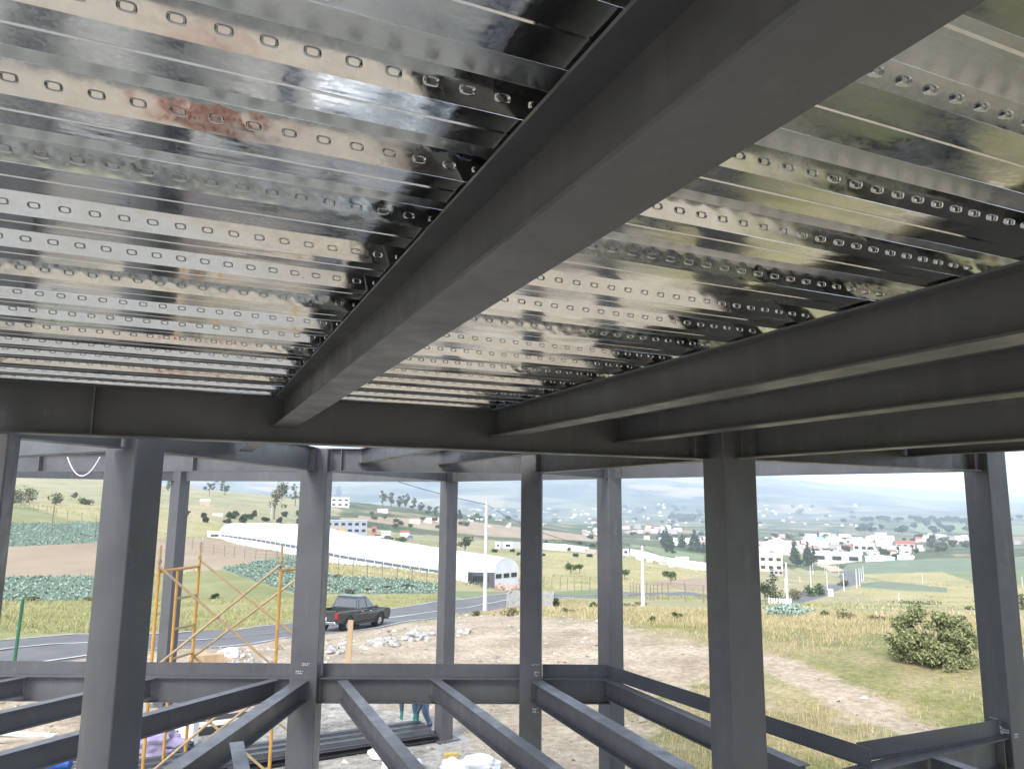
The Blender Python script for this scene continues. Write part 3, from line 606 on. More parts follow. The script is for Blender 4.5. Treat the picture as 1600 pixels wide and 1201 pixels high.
def dist(line, x, y, closed=False):
    q = np.array(line); n = len(q) if closed else len(q)-1; out = np.full(len(x), 1e9)
    for i in range(n):
        a, b = q[i], q[(i+1) % len(q)]; d = b-a; t = np.clip(((x-a[0])*d[0]+(y-a[1])*d[1])/max(d @ d, 1e-9), 0, 1); out = np.minimum(out, np.hypot(x-a[0]-t*d[0], y-a[1]-t*d[1]))
    return out
YARD = next(r_[2] for r_ in REG if r_[0] == 'soil_yard')
GRAV = next(r_[2] for r_ in REG if r_[0] == 'gravel_yard')
def soft(poly, x, y, w_):
    w = np.zeros(len(x)); k = np.hypot(x, y) < 60; w[k] = np.clip(.5+np.where(inside(poly, x[k], y[k]), 1, -1)*dist(poly, x[k], y[k], True)/w_, 0, 1); return w
def _g(pts): return [tuple(P(*q).xy) for q in pts]
TRACKS = [(_g([(985, 1022), (1110, 1022), (1200, 1032), (1270, 1062), (1340, 1098), (1500, 1165), (1600, 1215)]),   .75, .72), (_g([(1030, 1070), (1120, 1090), (1240, 1112), (1330, 1133), (1420, 1160)]), .45, .42), (_g([(985, 1040), (1010, 1090), (1000, 1150), (960, 1200)]), .7, .35)]
def worn(x, y):
    r = np.hypot(x, y); w = np.zeros(len(x)); k = r < 90
    d = dist(YARD, x[k], y[k], True); s = np.where(inside(YARD, x[k], y[k]), 1, -1)
    v = np.clip(.5+s*d/5., 0, 1); v = np.where(s > 0, np.maximum(v, .35), v)
    for ln_, hw, amt in TRACKS: v = np.maximum(v, amt*np.clip(1.35-dist(ln_, x[k], y[k])/(hw*1.6), 0, 1))
    w[k] = v; return w
def build_ground():
    # grid uniform in (azimuth, ln r)
    def axis(lo, hi, bps):
        out = []; a = lo
        while a < hi-1e-6:
            out.append(a); a += np.interp(a, [b[0] for b in bps], [b[1] for b in bps])
        return out+[hi]
    az = axis(-math.pi, math.pi, [(-3.2, .25), (-.9, .09), (-.72, .0052), (.72, .0052), (.9, .09), (3.2, .25)])
    lr = axis(math.log(.4), math.log(9500), [(-1, .6), (2., .2), (2.4, .03), (5.2, .03), (6.5, .028), (9.2, .028)])
    V2 = []; rr = random.Random(3)
    for i, a in enumerate(az):
        edge = i in (0, len(az)-1)
        for j, l in enumerate(lr):
            je = j in (0, len(lr)-1)
            V2.append((a+(0 if edge else rr.uniform(-.0011, .0011)), l+(0 if je or edge else rr.uniform(-.007, .007))))
    nv = len(V2); faces = []; regs = []
    for nm, mt, ol in REG:
        if nm in ('soil_yard', 'gravel_yard'): ol = [(x_*.001+.5, y_*.001+.5) for x_, y_ in ((0, 0), (1, 0), (0, 1))]   # these two are mixed into the yard surface
        ids = []; q = [(math.atan2(a, b), math.log(math.hypot(a, b))) for a, b in ol]
        w_ = sum((q[(i+1) % len(q)][0]-q[i][0]+math.pi) % (2*math.pi)-math.pi for i in range(len(q)))
        if abs(w_) > 3:                          # outline runs right round the viewpoint
            q.sort(); l_ = (q[0][1]+q[-1][1])/2
            q = [(-math.pi, math.log(.4))]+[(math.pi, math.log(.4))]+[(math.pi, l_)]+q[::-1]+[(-math.pi, l_)]
            n0_ = len(V2); V2 += q; faces.append(list(range(n0_, len(V2)))); continue
        if sum(q[i][0]*q[(i+1) % len(q)][1]-q[(i+1) % len(q)][0]*q[i][1] for i in range(len(q))) < 0: ol = ol[::-1]   # counter-clockwise
        for (x, y) in ol: ids.append(len(V2)); V2.append((math.atan2(x, y), math.log(math.hypot(x, y))))
        faces.append(ids)
    # scale so that both axes are alike
    co, ed, fa, ov, oe, of = geometry.delaunay_2d_cdt([Vector(v) for v in V2], [], faces, 0, 1e-6)
    c = np.array([tuple(v) for v in co]); x = np.exp(c[:, 1])*np.sin(c[:, 0]); y = np.exp(c[:, 1])*np.cos(c[:, 0]); z = tz(x, y)
    reg = np.array([max(o) if o else -1 for o in of]); T = np.array([tuple(f) for f in fa])
    r_c = np.exp(c[T][:, :, 1].mean(1)); a_c = c[T][:, :, 0].mean(1)
    reg[(reg == -1) & (r_c > 2400)] = -3
    reg[(reg == -1) & (r_c > 380) & (a_c > -.27+.05*np.sin(r_c/60.))] = -2
    xyz = np.stack([x, y, z], 1)
    for rid in sorted(set(reg.tolist())):
        t = T[reg == rid]; used, inv = np.unique(t, return_inverse=True); t2 = inv.reshape(t.shape)
        nm, mt = ('hills', 'slopes') if rid == -3 else ('valley_fields', 'patch') if rid == -2 else ('ground', 'hill') if rid == -1 else REG[rid][:2]
        me = bpy.data.meshes.new(nm); me.from_pydata(xyz[used].tolist(), [], [tuple(q) for q in t2.tolist()])
        me.materials.append(M[mt])
        if mt == 'yard': at_ = me.attributes.new('worn', 'FLOAT', 'POINT'); at_.data.foreach_set('value', worn(x[used], y[used]).astype(np.float32)); at_ = me.attributes.new('gravel', 'FLOAT', 'POINT'); at_.data.foreach_set('value', soft(GRAV, x[used], y[used], 2.2).astype(np.float32))
        me.polygons.foreach_set('use_smooth', [True]*len(me.polygons))
        o = bpy.data.objects.new(nm, me); COL.objects.link(o); tag(o, kind='structure')
    print('GROUND', len(xyz), len(T))
build_ground()
# small disc closing the ground straight below the viewpoint
mb = MB(); mb.add([(.6*math.sin(a), .6*math.cos(a), ZG-.01) for a in np.linspace(0, 2*math.pi, 13)[:-1]], [tuple(range(12))]); tag(mb.build('ground', M['gravel']), kind='structure')
# painted road lines
def stripe(o, w, s0, s1):
    c = ROADS[s0:s1]; rb = ribbon(c, w, o); n = len(c); zz = tz([p[0] for p in rb], [p[1] for p in rb])
    # follow the ground mesh closely
    v = [(p[0], p[1], z_+.035) for p, z_ in zip(rb, zz)]
    mb = MB(); mb.add(v, [(i, i+1, 2*n-2-i, 2*n-1-i) for i in range(n-1)]); tag(mb.build('road_marking', M['paint']), kind='structure')
stripe(0, .14, 0, 48); stripe(-3.3, .12, 0, 48); stripe(3.3, .12, 0, 48)
# ================================================================== THINGS ON THE SITE
def gp(px, py, up=0.):                          # where that sight line meets the land
    p = P(px, py); return Vector((p.x, p.y, TZ(p.x, p.y)+up))
# ---- stack of dark ribbed sheets
M['dsheet'] = mat('dark_coated_sheet', (.045, .047, .052), .45, .3, (.075, .076, .08), 4, 7)
sA = Vector((-7.9, 15.42, 0)); sB = Vector((-1.92, 18.62, 0)); sT = (sB-sA).normalized(); sS = sT.cross(Vector((0, 0, 1)))
for i in range(6):
    prof = []; x = -.52
    for k in range(3):
        prof += [(x, 0), (x+.02, .055), (x+.155, .055), (x+.185, .0), (x+.25, 0), (x+.258, .008), (x+.27, .008), (x+.278, 0)]; x += .345
    prof.append((x, 0)); z = ZG+.06+i*.027; mb = MB(); off = .04*math.sin(i*2.3); sh = .05*math.cos(i*1.7)
    a = sA+sS*sh+sT*off; b = sB+sS*sh+sT*off; n = len(prof)
    vs = [Vector((*(a+sS*p).xy, z+h)) for p, h in prof]+[Vector((*(b+sS*p).xy, z+h)) for p, h in prof]
    mb.add(vs, [(j, j+1, n+j+1, n+j) for j in range(n-1)])
    o = mb.build('ribbed_sheet', M['dsheet'], origin=Vector((*((a+b)/2).xy, z)))
    sm = o.modifiers.new('thickness', 'SOLIDIFY'); sm.thickness = .004
    tag(o, 'topmost dark ribbed sheet of the long stack on the ground' if i == 5 else 'dark ribbed sheet lower in the long stack on the ground', 'metal sheet', 'stacked dark ribbed sheets')
for i, t in enumerate((.4, 2.6, 5.2)):
    mb = MB(); c = sA+sT*(t+.4); mb.box((c.x, c.y, ZG+.028), (.1, 1.3, .055), Matrix((sT, sS, Vector((0, 0, 1)))).transposed()); tag(mb.build('timber_bearer', M['wood_g'], origin=(c.x, c.y, ZG)), 'timber bearer under the stack of dark ribbed sheets', 'timber', 'bearers under the sheet stack')
# ---- stooping worker
def worker(loc, rz):
    V = {}; E = []; Rr = []
    def nd(name, p, r): V[name] = (len(V), p, r)
    def ln(*ns):
        for a, b in zip(ns, ns[1:]): E.append((V[a][0], V[b][0]))
    nd('pelvis', (0, 0, .88), (.165, .135)); nd('waist', (0, .17, .93), (.145, .11)); nd('chest', (0, .38, .90), (.175, .125)); nd('upch', (0, .49, .87), (.12, .09)); nd('neck', (0, .57, .85), (.058, .058)); nd('jaw', (0, .64, .83), (.07, .075)); nd('head', (0, .70, .83), (.088, .098)); nd('crown', (0, .765, .83), (.07, .07))
    ln('pelvis', 'waist', 'chest', 'upch', 'neck', 'jaw', 'head', 'crown')
    nd('nose', (0, .70, .725), (.014, .016)); ln('head', 'nose')
    for s, k, ky, fy in ((1, 'l', .07, .06), (-1, 'r', .10, -.06)):
        nd(k+'hip', (s*.11, -.0, .80), (.118, .12)); nd(k+'knee', (s*.14, ky, .48), (.085, .088)); nd(k+'calf', (s*.14, ky-.05, .32), (.072, .075)); nd(k+'ank', (s*.145, fy-.05, .09), (.045, .048)); nd(k+'heel', (s*.15, fy-.09, .045), (.042, .042)); nd(k+'ball', (s*.165, fy+.08, .04), (.046, .036)); nd(k+'toe', (s*.17, fy+.14, .034), (.036, .028))
        ln('pelvis', k+'hip', k+'knee', k+'calf', k+'ank', k+'ball', k+'toe'); ln(k+'ank', k+'heel')
        nd(k+'sho', (s*.20, .46, .83), (.075, .075)); nd(k+'elb', (s*.25, .42, .62), (.058, .058)); nd(k+'wri', (s*.19, .48, .44), (.042, .036)); nd(k+'palm', (s*.185, .49, .385), (.050, .034)); ln('upch', k+'sho', k+'elb', k+'wri', k+'palm')
        for i, (dx, L) in enumerate(((-.027, .068), (-.009, .078), (.009, .074), (.026, .058))):
            nd(f'{k}f{i}a', (s*(.185)+dx, .49, .35), (.0135, .0135)); nd(f'{k}f{i}b', (s*.185+dx*1.1, .505, .35-L*.5), (.0125, .0125)); nd(f'{k}f{i}c', (s*.185+dx*1.1, .488, .35-L), (.0105, .0105)); ln(k+'palm', f'{k}f{i}a', f'{k}f{i}b', f'{k}f{i}c')
        nd(k+'ta', (s*.185-s*.04, .51, .38), (.012, .012)); nd(k+'tb', (s*.185-s*.055, .53, .34), (.010, .010)); ln(k+'palm', k+'ta', k+'tb')
    me = bpy.data.meshes.new('person'); me.from_pydata([v[1] for v in V.values()], E, [])
    ob = bpy.data.objects.new('person', me); COL.objects.link(ob); sk = ob.modifiers.new('skin', 'SKIN')
    for v, d in zip(me.skin_vertices[0].data, V.values()): v.radius = d[2]
    me.skin_vertices[0].data[0].use_root = True
    ss = ob.modifiers.new('smooth', 'SUBSURF'); ss.levels = ss.render_levels = 2
    bpy.context.view_layer.update(); ev = ob.evaluated_get(bpy.context.evaluated_depsgraph_get()); nm = bpy.data.meshes.new_from_object(ev); ob.modifiers.clear(); ob.data = nm
    jeans = mat('blue_denim', (.09, .14, .24), .9, 0, (.16, .22, .33), 7); jack = mat('dark_teal_jacket', (.02, .045, .07), .85, 0, (.035, .06, .09), 6); skin = mat('skin', (.36, .2, .13), .6); glove = mat('green_work_glove', (.01, .13, .085), .6, 0, (.02, .2, .13), 20); boot = mat('dark_boot', (.03, .027, .025), .7)
    for m_ in (jeans, jack, skin, glove, boot): nm.materials.append(m_)
    for p in nm.polygons:
        c = p.center; arm = abs(c.x) > .105 and c.y > .33 and c.z < .85
        p.material_index = 3 if (c.y > .4 and c.z < .46) else 1 if arm else 4 if c.z < .10 else 2 if c.y > .555 else 1 if (c.z > .84 or c.y > .2) else 0
        p.use_smooth = True
    ob.location = loc; ob.rotation_euler = (0, 0, rz); ob.scale = (1.14, 1.12, 1.05)
    tag(ob, 'person in blue jeans and dark jacket stooping with green gloves behind the dark sheet stack', 'person')
    mb = MB(); hair = mat('black_hair', (.012, .01, .009), .6); mb.blob((0, .765, .87), (.098, .085, .088), 3, 2, rough=.05)
    h = mb.build('hair', hair, None, smooth=True); h.parent = ob
    for s in (-1, 1):
        mb = MB(); mb.blob((s*.093, .69, .83), (.018, .02, .034), 4, 2, rough=.05); e = mb.build('ear', skin, None, smooth=True); e.parent = ob
        mb = MB(); mb.blob((s*.034, .735, .745), (.013, .013, .010), 5, 1, rough=.02); e = mb.build('eye', mat('eye_white', (.7, .7, .68), .3), None, smooth=True); e.parent = ob
    mb = MB(); mb.blob((0, .655, .735), (.026, .008, .01), 6, 1, rough=.02); e = mb.build('mouth', mat('lips', (.3, .12, .1), .5), None, smooth=True); e.parent = ob
wp = gp(659, 1136); worker((wp.x, wp.y, ZG), rad(180-30))
# ---- sacks, timber, stones and loose things
def lump(name, label, cat, px, py, r, m, seed, group=None, rz=0., sub=3, rough=.10, sink=.12):
    p = gp(px, py); mb = MB(); bm = bmesh.new(); bmesh.ops.create_icosphere(bm, subdivisions=sub, radius=1); rr = random.Random(seed); q = [Vector((rr.uniform(-9, 9), rr.uniform(-9, 9), rr.uniform(-9, 9))) for _ in range(3)]
    from mathutils import noise
    vs = []
    for v in bm.verts:
        c = v.co; k = 1+rough*3*noise.noise(c*1.3+q[0])+rough*1.5*noise.noise(c*3.1+q[1])
        w_ = Vector((math.copysign(abs(c.x)**.8, c.x)*r[0], math.copysign(abs(c.y)**.8, c.y)*r[1], math.copysign(abs(c.z)**.9, c.z)*r[2]))*k; w_.z = max(w_.z, -r[2]*.7)
        vs.append(Matrix.Rotation(rz, 3, 'Z') @ w_+Vector((p.x, p.y, p.z+r[2]*(.7-sink))))
    bm.verts.index_update(); mb.add(vs, [tuple(v.index for v in f.verts) for f in bm.faces]); bm.free()
    return tag(mb.build(name, m, origin=p, smooth=sub > 1, sharp=35), label, cat, group)
for i, (px, py, rx, ry, rz_, lab) in enumerate([(600, 1183, .34, .2, .13, 'white plastic sack farthest left beside the dark sheet stack'), (622, 1196, .38, .22, .15, 'white plastic sack in the middle by the falling floor joist'), (640, 1208, .36, .24, .14, 'white plastic sack partly hidden by the falling floor joist'),
        (712, 1203, .36, .22, .13, 'white plastic sack left of the pair below the concrete footing'), (748, 1202, .42, .26, .16, 'larger white plastic sack right of the pair below the concrete footing')]):
    lump('white_sack', lab, 'sack', px, py, (rx, ry, rz_), M['cloth_w'], 60+i, 'white sacks on the ground', i*.8, 4, .12)
for i, (x_, y_, sz) in enumerate([(-3.0, 12.6, .55), (-2.1, 13.2, .5), (-2.6, 11.4, .6), (-1.5, 12.2, .5), (-3.5, 13.6, .5), (-1.0, 13.9, .45)]):  # out-of-view heap, added for its white reflection in the deck
    o = bpy.data.objects['white_sack'].copy(); COL.objects.link(o); o.location = (x_, y_, ZG+.1); o.scale = (sz/.34*1.3,)*3; o.rotation_euler = (0, 0, i*1.3); o['label'] = 'white plastic sack in the unseen heap straight below the lower floor beams'; o['group'] = 'unseen sacks heaped below the floor beams'
mb = MB()
for k in range(3): mb.box((6.8, -16, ZG+.22+k*.44), (2.4-.2*k, 1.5-.1*k, .43), Matrix.Rotation(.3+.04*k, 3, 'Z'))
tag(mb.build('brick_stack', mat('red_clay_brick', (.30, .10, .065), .9, 0, (.40, .17, .11), 9), origin=(6.8, -16, ZG), bevel=.01), 'stack of red clay bricks whose red reflection shows in the deck', 'brick stack')
def stones(spots, label, grp):
    for i, (px, py, s) in enumerate(spots):
        rr = random.Random(int(px*7+py)); lump('stone', label, 'stone', px, py, (s*rr.uniform(.75, 1.2), s*rr.uniform(.55, .85), s*rr.uniform(.45, .75)), M['rock'], int(px*3+py), grp, rr.uniform(0, 3), 2, .22)
def pile(px0, px1, py0, py1, n, s, seed):
    rr = random.Random(seed); return [(rr.uniform(px0, px1), rr.uniform(py0, py1), s*rr.uniform(.6, 1.25)) for _ in range(n)]
stones(pile(512, 545, 1009, 1022, 12, .17, 1), 'pale stone in the pile right of the chalk marked column', 'stones in the near pile')
stones(pile(576, 620, 1000, 1010, 16, .19, 2), 'pale stone in the middle pile on the sandy yard', 'stones in the middle pile')
stones(pile(632, 680, 990, 1002, 16, .20, 3), 'pale stone in the pile left of the thin distant column', 'stones in the far pile')
stones(pile(716, 730, 986, 990, 4, .18, 4), 'pale stone just right of the thin distant column', 'stones right of the thin column')
stones(pile(345, 420, 1022, 1040, 9, .14, 5), 'pale stone among the rubble under the scaffold braces', 'stones under the scaffold')
def plank(px, py, L, w, h, rz, m, label, name='timber_plank', cat='plank', up=0., group=None, tilt=0.):
    p = gp(px, py); mb = MB(); R_ = Matrix.Rotation(rz, 3, 'Z') @ Matrix.Rotation(tilt, 3, 'Y'); mb.box((p.x, p.y, p.z+h/2+.01+up), (L, w, h), R_)
    return tag(mb.build(name, m, origin=p, bevel=.004), label, cat, group)
plank(15, 1158, 1.8, .22, .05, .25, M['wood_g'], 'pale plank lying at the far left edge under the floor joists'); plank(38, 1149, 1.5, .2, .05, -.1, M['white'], 'white board lying beside the pale plank at far left')
plank(322, 1036, 1.1, .3, .28, .4, M['wood'], 'rough timber crate piece behind the scaffold post', 'timber_block'); plank(345, 1030, 2.2, .12, .1, -.5, M['wood'], 'loose timber baulk behind the scaffold braces', tilt=.06)
plank(300, 1043, 1.8, .1, .06, .9, M['wood'], 'loose timber plank behind the edge beam near the scaffold'); plank(705, 1184, .3, .14, .1, .3, mat('yellow_block', (.5, .38, .1), .8), 'small yellow block in front of the concrete footing', 'timber_block', 'block')
lump('white_sack', 'crumpled white sack behind the scaffold braces', 'sack', 357, 1026, (.36, .26, .2), M['cloth_w'], 91, None, .3, 4, .15)
for i, (px, py, L, m, lab) in enumerate([(338, 1128, 2.4, M['steel'], 'upper dark steel channel lying beside the white board'), (342, 1136, 2.2, M['wcable'], 'pale galvanised channel lying between two dark channels'), (345, 1144, 2.3, M['dsheet'], 'lower dark steel channel lying beside the white board')]):
    p = gp(px, py); a = Vector((p.x-L/2*.88, p.y-L/2*.47, p.z+.02)); b = Vector((p.x+L/2*.88, p.y+L/2*.47, p.z+.02)); t = (b-a).normalized()
    mb = MB(); mb.prism([(-.06, 0), (.06, 0), (.06, .14), (.05, .14), (.05, .012), (-.05, .012), (-.05, .14), (-.06, .14)], a, b, t.cross(Vector((0, 0, 1)))); tag(mb.build('steel_channel', m, origin=p), lab, 'steel channel', 'channels lying on the ground')
lump('cloth_heap', 'heap of lilac cloth under the scaffold at lower left', 'cloth', 247, 1172, (.5, .36, .26), M['cloth_p'], 33, None, .4, 4, .16)
lump('cloth_heap', 'small dark blue cloth heap right of the lilac one', 'cloth', 276, 1174, (.3, .2, .13), M['cloth_b'], 34, None, .1, 4, .16)
p = gp(293, 1166); mb = MB(); mb.box((p.x, p.y, p.z+.36), (.34, .3, .62)); o = tag(mb.build('white_box', M['white'], origin=p, bevel=.01), 'tall white box standing behind the lower scaffold post', 'box'); mb = MB(); mb.box((p.x, p.y, p.z+.69), (.37, .33, .04)); mb.build('lid', M['wcable'], o)
p = gp(78, 1203); mb = MB(); mb.tube([(p.x-.25, p.y, p.z+.13), (p.x-.2, p.y, p.z+.13), (p.x+.35, p.y+.1, p.z+.13), (p.x+.4, p.y+.1, p.z+.13)], [.07, .12, .12, .06], 14); o = tag(mb.build('gas_cylinder', M['blue'], origin=p, smooth=True), 'blue gas cylinder lying at the bottom left corner', 'cylinder')
mb = MB(); mb.tube([(p.x+.4, p.y+.1, p.z+.13), (p.x+.5, p.y+.12, p.z+.13)], .03, 8); mb.build('valve', M['plate'], o)
p = gp(107, 1190); mb = MB(); mb.tube([(p.x-.35+.7*t, p.y+.2*math.sin(t*7), p.z+.02+.35*math.sin(math.pi*t)) for t in np.linspace(0, 1, 16)], .018, 6); mb.tube([(p.x-.3+.55*t, p.y-.1+.2*math.cos(t*5), p.z+.02+.25*math.sin(math.pi*t)) for t in np.linspace(0, 1, 16)], .018, 6); tag(mb.build('black_hose', M['black'], origin=p, smooth=True), 'black hose looped beside the big left column', 'hose')
# trestle
p = gp(528, 1140); r = empty('sawhorse', p, rad(25)); tag(r, 'weathered timber sawhorse behind the chalk marked column', 'sawhorse')
def part(name, m, r, f, **k):
    mb = MB(); f(mb); o = mb.build(name, m, **k); o.parent = r; return o
part('top_rail', M['wood_g'], r, lambda b: b.box((0, 0, .76), (1.25, .09, .11)))
for sx in (-.5, .5):
    for sy in (-1, 1): part('leg', M['wood_g'], r, lambda b: b.prism([(-.035, -.02), (.035, -.02), (.035, .02), (-.035, .02)], (sx, sy*.03, .75), (sx*1.12, sy*.33, 0), (1, 0, 0), (0, 1, 0)))
    part('cross_tie', M['wood_g'], r, lambda b: b.box((sx*1.06, 0, .33), (.03, .44, .08)))
part('loose_plank', M['wood'], r, lambda b: b.box((.35, .25, .45), (1.1, .09, .03), Matrix.Rotation(.5, 3, 'Y')))
p = gp(544, 1052); mb = MB(); mb.box((p.x, p.y, p.z+.82), (.17, .07, 1.7), Matrix.Rotation(.02, 3, 'Y')); tag(mb.build('timber_post', M['wood'], origin=p, bevel=.006), 'pale timber post standing in the yard in front of the pickup', 'post')
p = gp(20, 1052); mb = MB(); mb.tube([(p.x, p.y, p.z-.1), (p.x+.06, p.y, p.z+2.2)], .05, 10); tag(mb.build('metal_post', M['green_p'], origin=p, smooth=True), 'dark green metal post at the left edge of the road', 'post')
# white cable loop hanging below the far girder
a = aty(105, 716, 9.2); b = aty(156, 716, 9.2); mb = MB()
mb.tube([Vector(a)*(1-t)+Vector(b)*t+Vector((0, 0, -.235*(1-(2*t-1)**2)+.02)) for t in np.linspace(0, 1, 18)], .007, 6); tag(mb.build('white_cable', M['wcable'], smooth=True), 'loop of white cable hanging from the sunlit girder left of the big column', 'cable')
# concrete tank
p = gp(828, 947); r = empty('concrete_tank', p, rad(-6)); tag(r, 'low open concrete tank half hidden behind the slim dark column', 'tank')
for nm, c, s in (('wall', (0, 0, .45), (3.9, .16, 1.1)), ('wall', (0, 2.0, .45), (3.9, .16, 1.1)), ('wall', (-1.87, 1, .45), (.16, 1.838, 1.1)), ('wall', (1.87, 1, .45), (.16, 1.838, 1.1)), ('floor_slab', (0, 1, .2), (3.57, 1.83, .1))): part(nm, M['conc'], r, lambda b: b.box(c, s))

# ================================================================== PICKUP TRUCK
def pickup(loc, rz, tilt):
    r = empty('pickup_truck', loc, rz); r.rotation_euler = (0, tilt, rz); tag(r, 'dark grey double cab pickup truck driving away on the road', 'pickup truck')
    body = mat('grey_car_paint', (.06, .059, .06), .22, .4, (.075, .075, .075), 3); trim = mat('black_trim', (.02, .02, .02), .5); glass = mat('car_glass', (.07, .075, .08), .03, 0, spec=.8); chrome = mat('chrome', (.7, .7, .7), .15, 1.); red = mat('red_tail_lamp', (.45, .01, .01), .2); plate_ = mat('number_plate', (.75, .75, .72), .5); lamp = mat('lamp_glass', (.6, .62, .62), .1)
    W = .92; ax = (-1.62, 1.5); wr = .37
    # side outline with wheel arches (x forward)
    def arch(cx): return [(cx+.47*math.cos(a), .40+.47*math.sin(a)) for a in np.linspace(math.pi, 0, 11)]
    low = [(-2.62, .52), (-2.1, .46)]+arch(ax[0])+[(-1.0, .40), (.95, .40)]+arch(ax[1])+[(2.1, .44), (2.52, .5)]
    def side(top):
        return low+top
    top = [(2.56, .78), (2.5, .98), (2.25, 1.04), (1.15, 1.12), (.95, 1.13), (-.72, 1.13), (-.76, 1.10), (-2.6, 1.10), (-2.64, 1.0)]
    poly = side(top)
    for s in (-1, 1):
        mb = MB(); y0, y1 = (s*W, s*(W-.07)); n = len(poly)
        mb.add([(x, y0-(s*.05 if z > 1.0 else s*.03 if z < .5 else 0), z) for x, z in poly]+[(x, y1, z) for x, z in poly], [tuple(range(n)), tuple(range(n, 2*n))[::-1]]+[(i, (i+1) % n, n+(i+1) % n, n+i) for i in range(n)])
        o = mb.build('side_panel', body); o.parent = r
        # doors outlined by dark seams
        for x in (-.70, .14, 1.02):
            m2 = MB(); m2.box((x, s*(W+.001), .80), (.012, .008, .6)); q = m2.build('door_seam', trim); q.parent = r
        for x in (-.42, .42):
            m2 = MB(); m2.box((x, s*(W+.015), .98), (.17, .03, .03)); q = m2.build('door_handle', chrome, bevel=.008); q.parent = r
    f = part('hood', body, r, lambda b: b.loft([[(.95, -W+.08, 1.13), (.95, W-.08, 1.13), (.95, W-.08, .6), (.95, -W+.08, .6)], [(2.2, -W+.1, 1.06), (2.2, W-.1, 1.06), (2.2, W-.1, .6), (2.2, -W+.1, .6)], [(2.56, -W+.2, .86), (2.56, W-.2, .86), (2.56, W-.2, .5), (2.56, -W+.2, .5)]]), bevel=.03)
    part('floor_pan', trim, r, lambda b: b.box((-.1, 0, .55), (4.6, 1.5, .2)))
    part('load_bed', trim, r, lambda b: (b.box((-1.7, 0, .72), (1.75, 1.68, .05)), b.box((-.78, 0, .92), (.05, 1.7, .4))))
    tg = part('tailgate', body, r, lambda b: b.box((-2.62, 0, .86), (.07, 1.52, .5)), bevel=.02); part('handle', trim, tg, lambda b: b.box((-2.66, 0, .98), (.02, .25, .07)))
    for s in (-1, 1):
        part('tail_light', red, r, lambda b: b.box((-2.63, s*.83, .86), (.09, .14, .32)), bevel=.02)
        part('headlight', lamp, r, lambda b: b.box((2.42, s*.7, .84), (.2, .3, .16)), bevel=.03)
        part('door_mirror', body, r, lambda b: b.blob((.82, s*1.04, 1.18), (.06, .13, .09), 2, 2, rough=.03), smooth=True)
        part('step_bar', trim, r, lambda b: b.tube([(-.95, s*.9, .36), (.95, s*.9, .36)], .04, 8), smooth=True)
        for x in ax:
            e = empty('wheel', (x, s*.82, wr)); e.parent = r
            def ty(b):
                prof = [(.21, -.11), (.33, -.12), (.37, -.09), (.37, .09), (.33, .12), (.21, .11)]
                b.loft([[Vector((rr_*math.cos(a), y, rr_*math.sin(a))) for a in np.linspace(0, 2*math.pi, 25)[:-1]] for rr_, y in prof], cap=False)
            part('tyre', M['black'], e, ty, smooth=True)
            def rim(b):
                b.tube([(0, s*.02, 0), (0, s*.07, 0)], .215, 20)
                for k in range(6):
                    a = k*math.pi/3; b.box((.12*math.cos(a), s*.085, .12*math.sin(a)), (.2, .03, .055), Matrix.Rotation(-a, 3, 'Y'))
            part('rim', chrome, e, rim)
            part('wheel_arch', trim, r, lambda b: b.tube([(x, s*.60, wr+.03), (x, s*.88, wr+.03)], .455, 20))
    bp = part('rear_bumper', chrome, r, lambda b: b.box((-2.70, 0, .50), (.16, 1.7, .16)), bevel=.03)
    part('number_plate', plate_, r, lambda b: b.box((-2.672, -.02, .70), (.02, .42, .17)))
    part('front_bumper', body, r, lambda b: b.box((2.58, 0, .5), (.16, 1.6, .25)), bevel=.05)
    # cab: windows between pillars
    zb, zt = 1.13, 1.76; B = [(-.74, .86), (1.12, .84)]; T = [(-.58, .66), (.30, .64)]
    def cab(b):
        ring = lambda xr, xf, w_, z: [(xr, -w_, z), (xf, -w_*.97, z), (xf, w_*.97, z), (xr, w_, z)]
        b.loft([ring(-.74, 1.12, .86, zb-.02), ring(-.60, .42, .68, 1.66), ring(-.52, .28, .64, 1.74), ring(-.35, .15, .5, 1.77)])
    cb = part('cab', body, r, cab, bevel=.03)
    q = lambda x0, x1, t: x0+(x1-x0)*t
    def sidew(b, x0, x1, x0t, x1t, s):
        zz = (1.17, 1.62); yy = [q(.86, .68, (z-1.11)/.55)+.008 for z in zz]
        v = [(x0, s*yy[0], zz[0]), (x1, s*yy[0], zz[0]), (x1t, s*yy[1], zz[1]), (x0t, s*yy[1], zz[1])]; b.add(v+[(a_, c_-s*.01, d_) for a_, c_, d_ in v], [(0, 1, 2, 3), (7, 6, 5, 4), (0, 4, 5, 1), (1, 5, 6, 2), (2, 6, 7, 3), (3, 7, 4, 0)])
    for s in (-1, 1):
        part('side_window', glass, cb, lambda b: sidew(b, -.60, .10, -.50, .06, s)); part('side_window', glass, cb, lambda b: sidew(b, .18, .94, .12, .42, s))
    part('rear_window', glass, cb, lambda b: b.add([(-.745, -.72, 1.18), (-.745, .72, 1.18), (-.635, .62, 1.60), (-.635, -.62, 1.60), (-.72, -.72, 1.18), (-.72, .72, 1.18), (-.61, .62, 1.60), (-.61, -.62, 1.60)], [(0, 1, 2, 3), (7, 6, 5, 4), (0, 4, 5, 1), (1, 5, 6, 2), (2, 6, 7, 3), (3, 7, 4, 0)]))
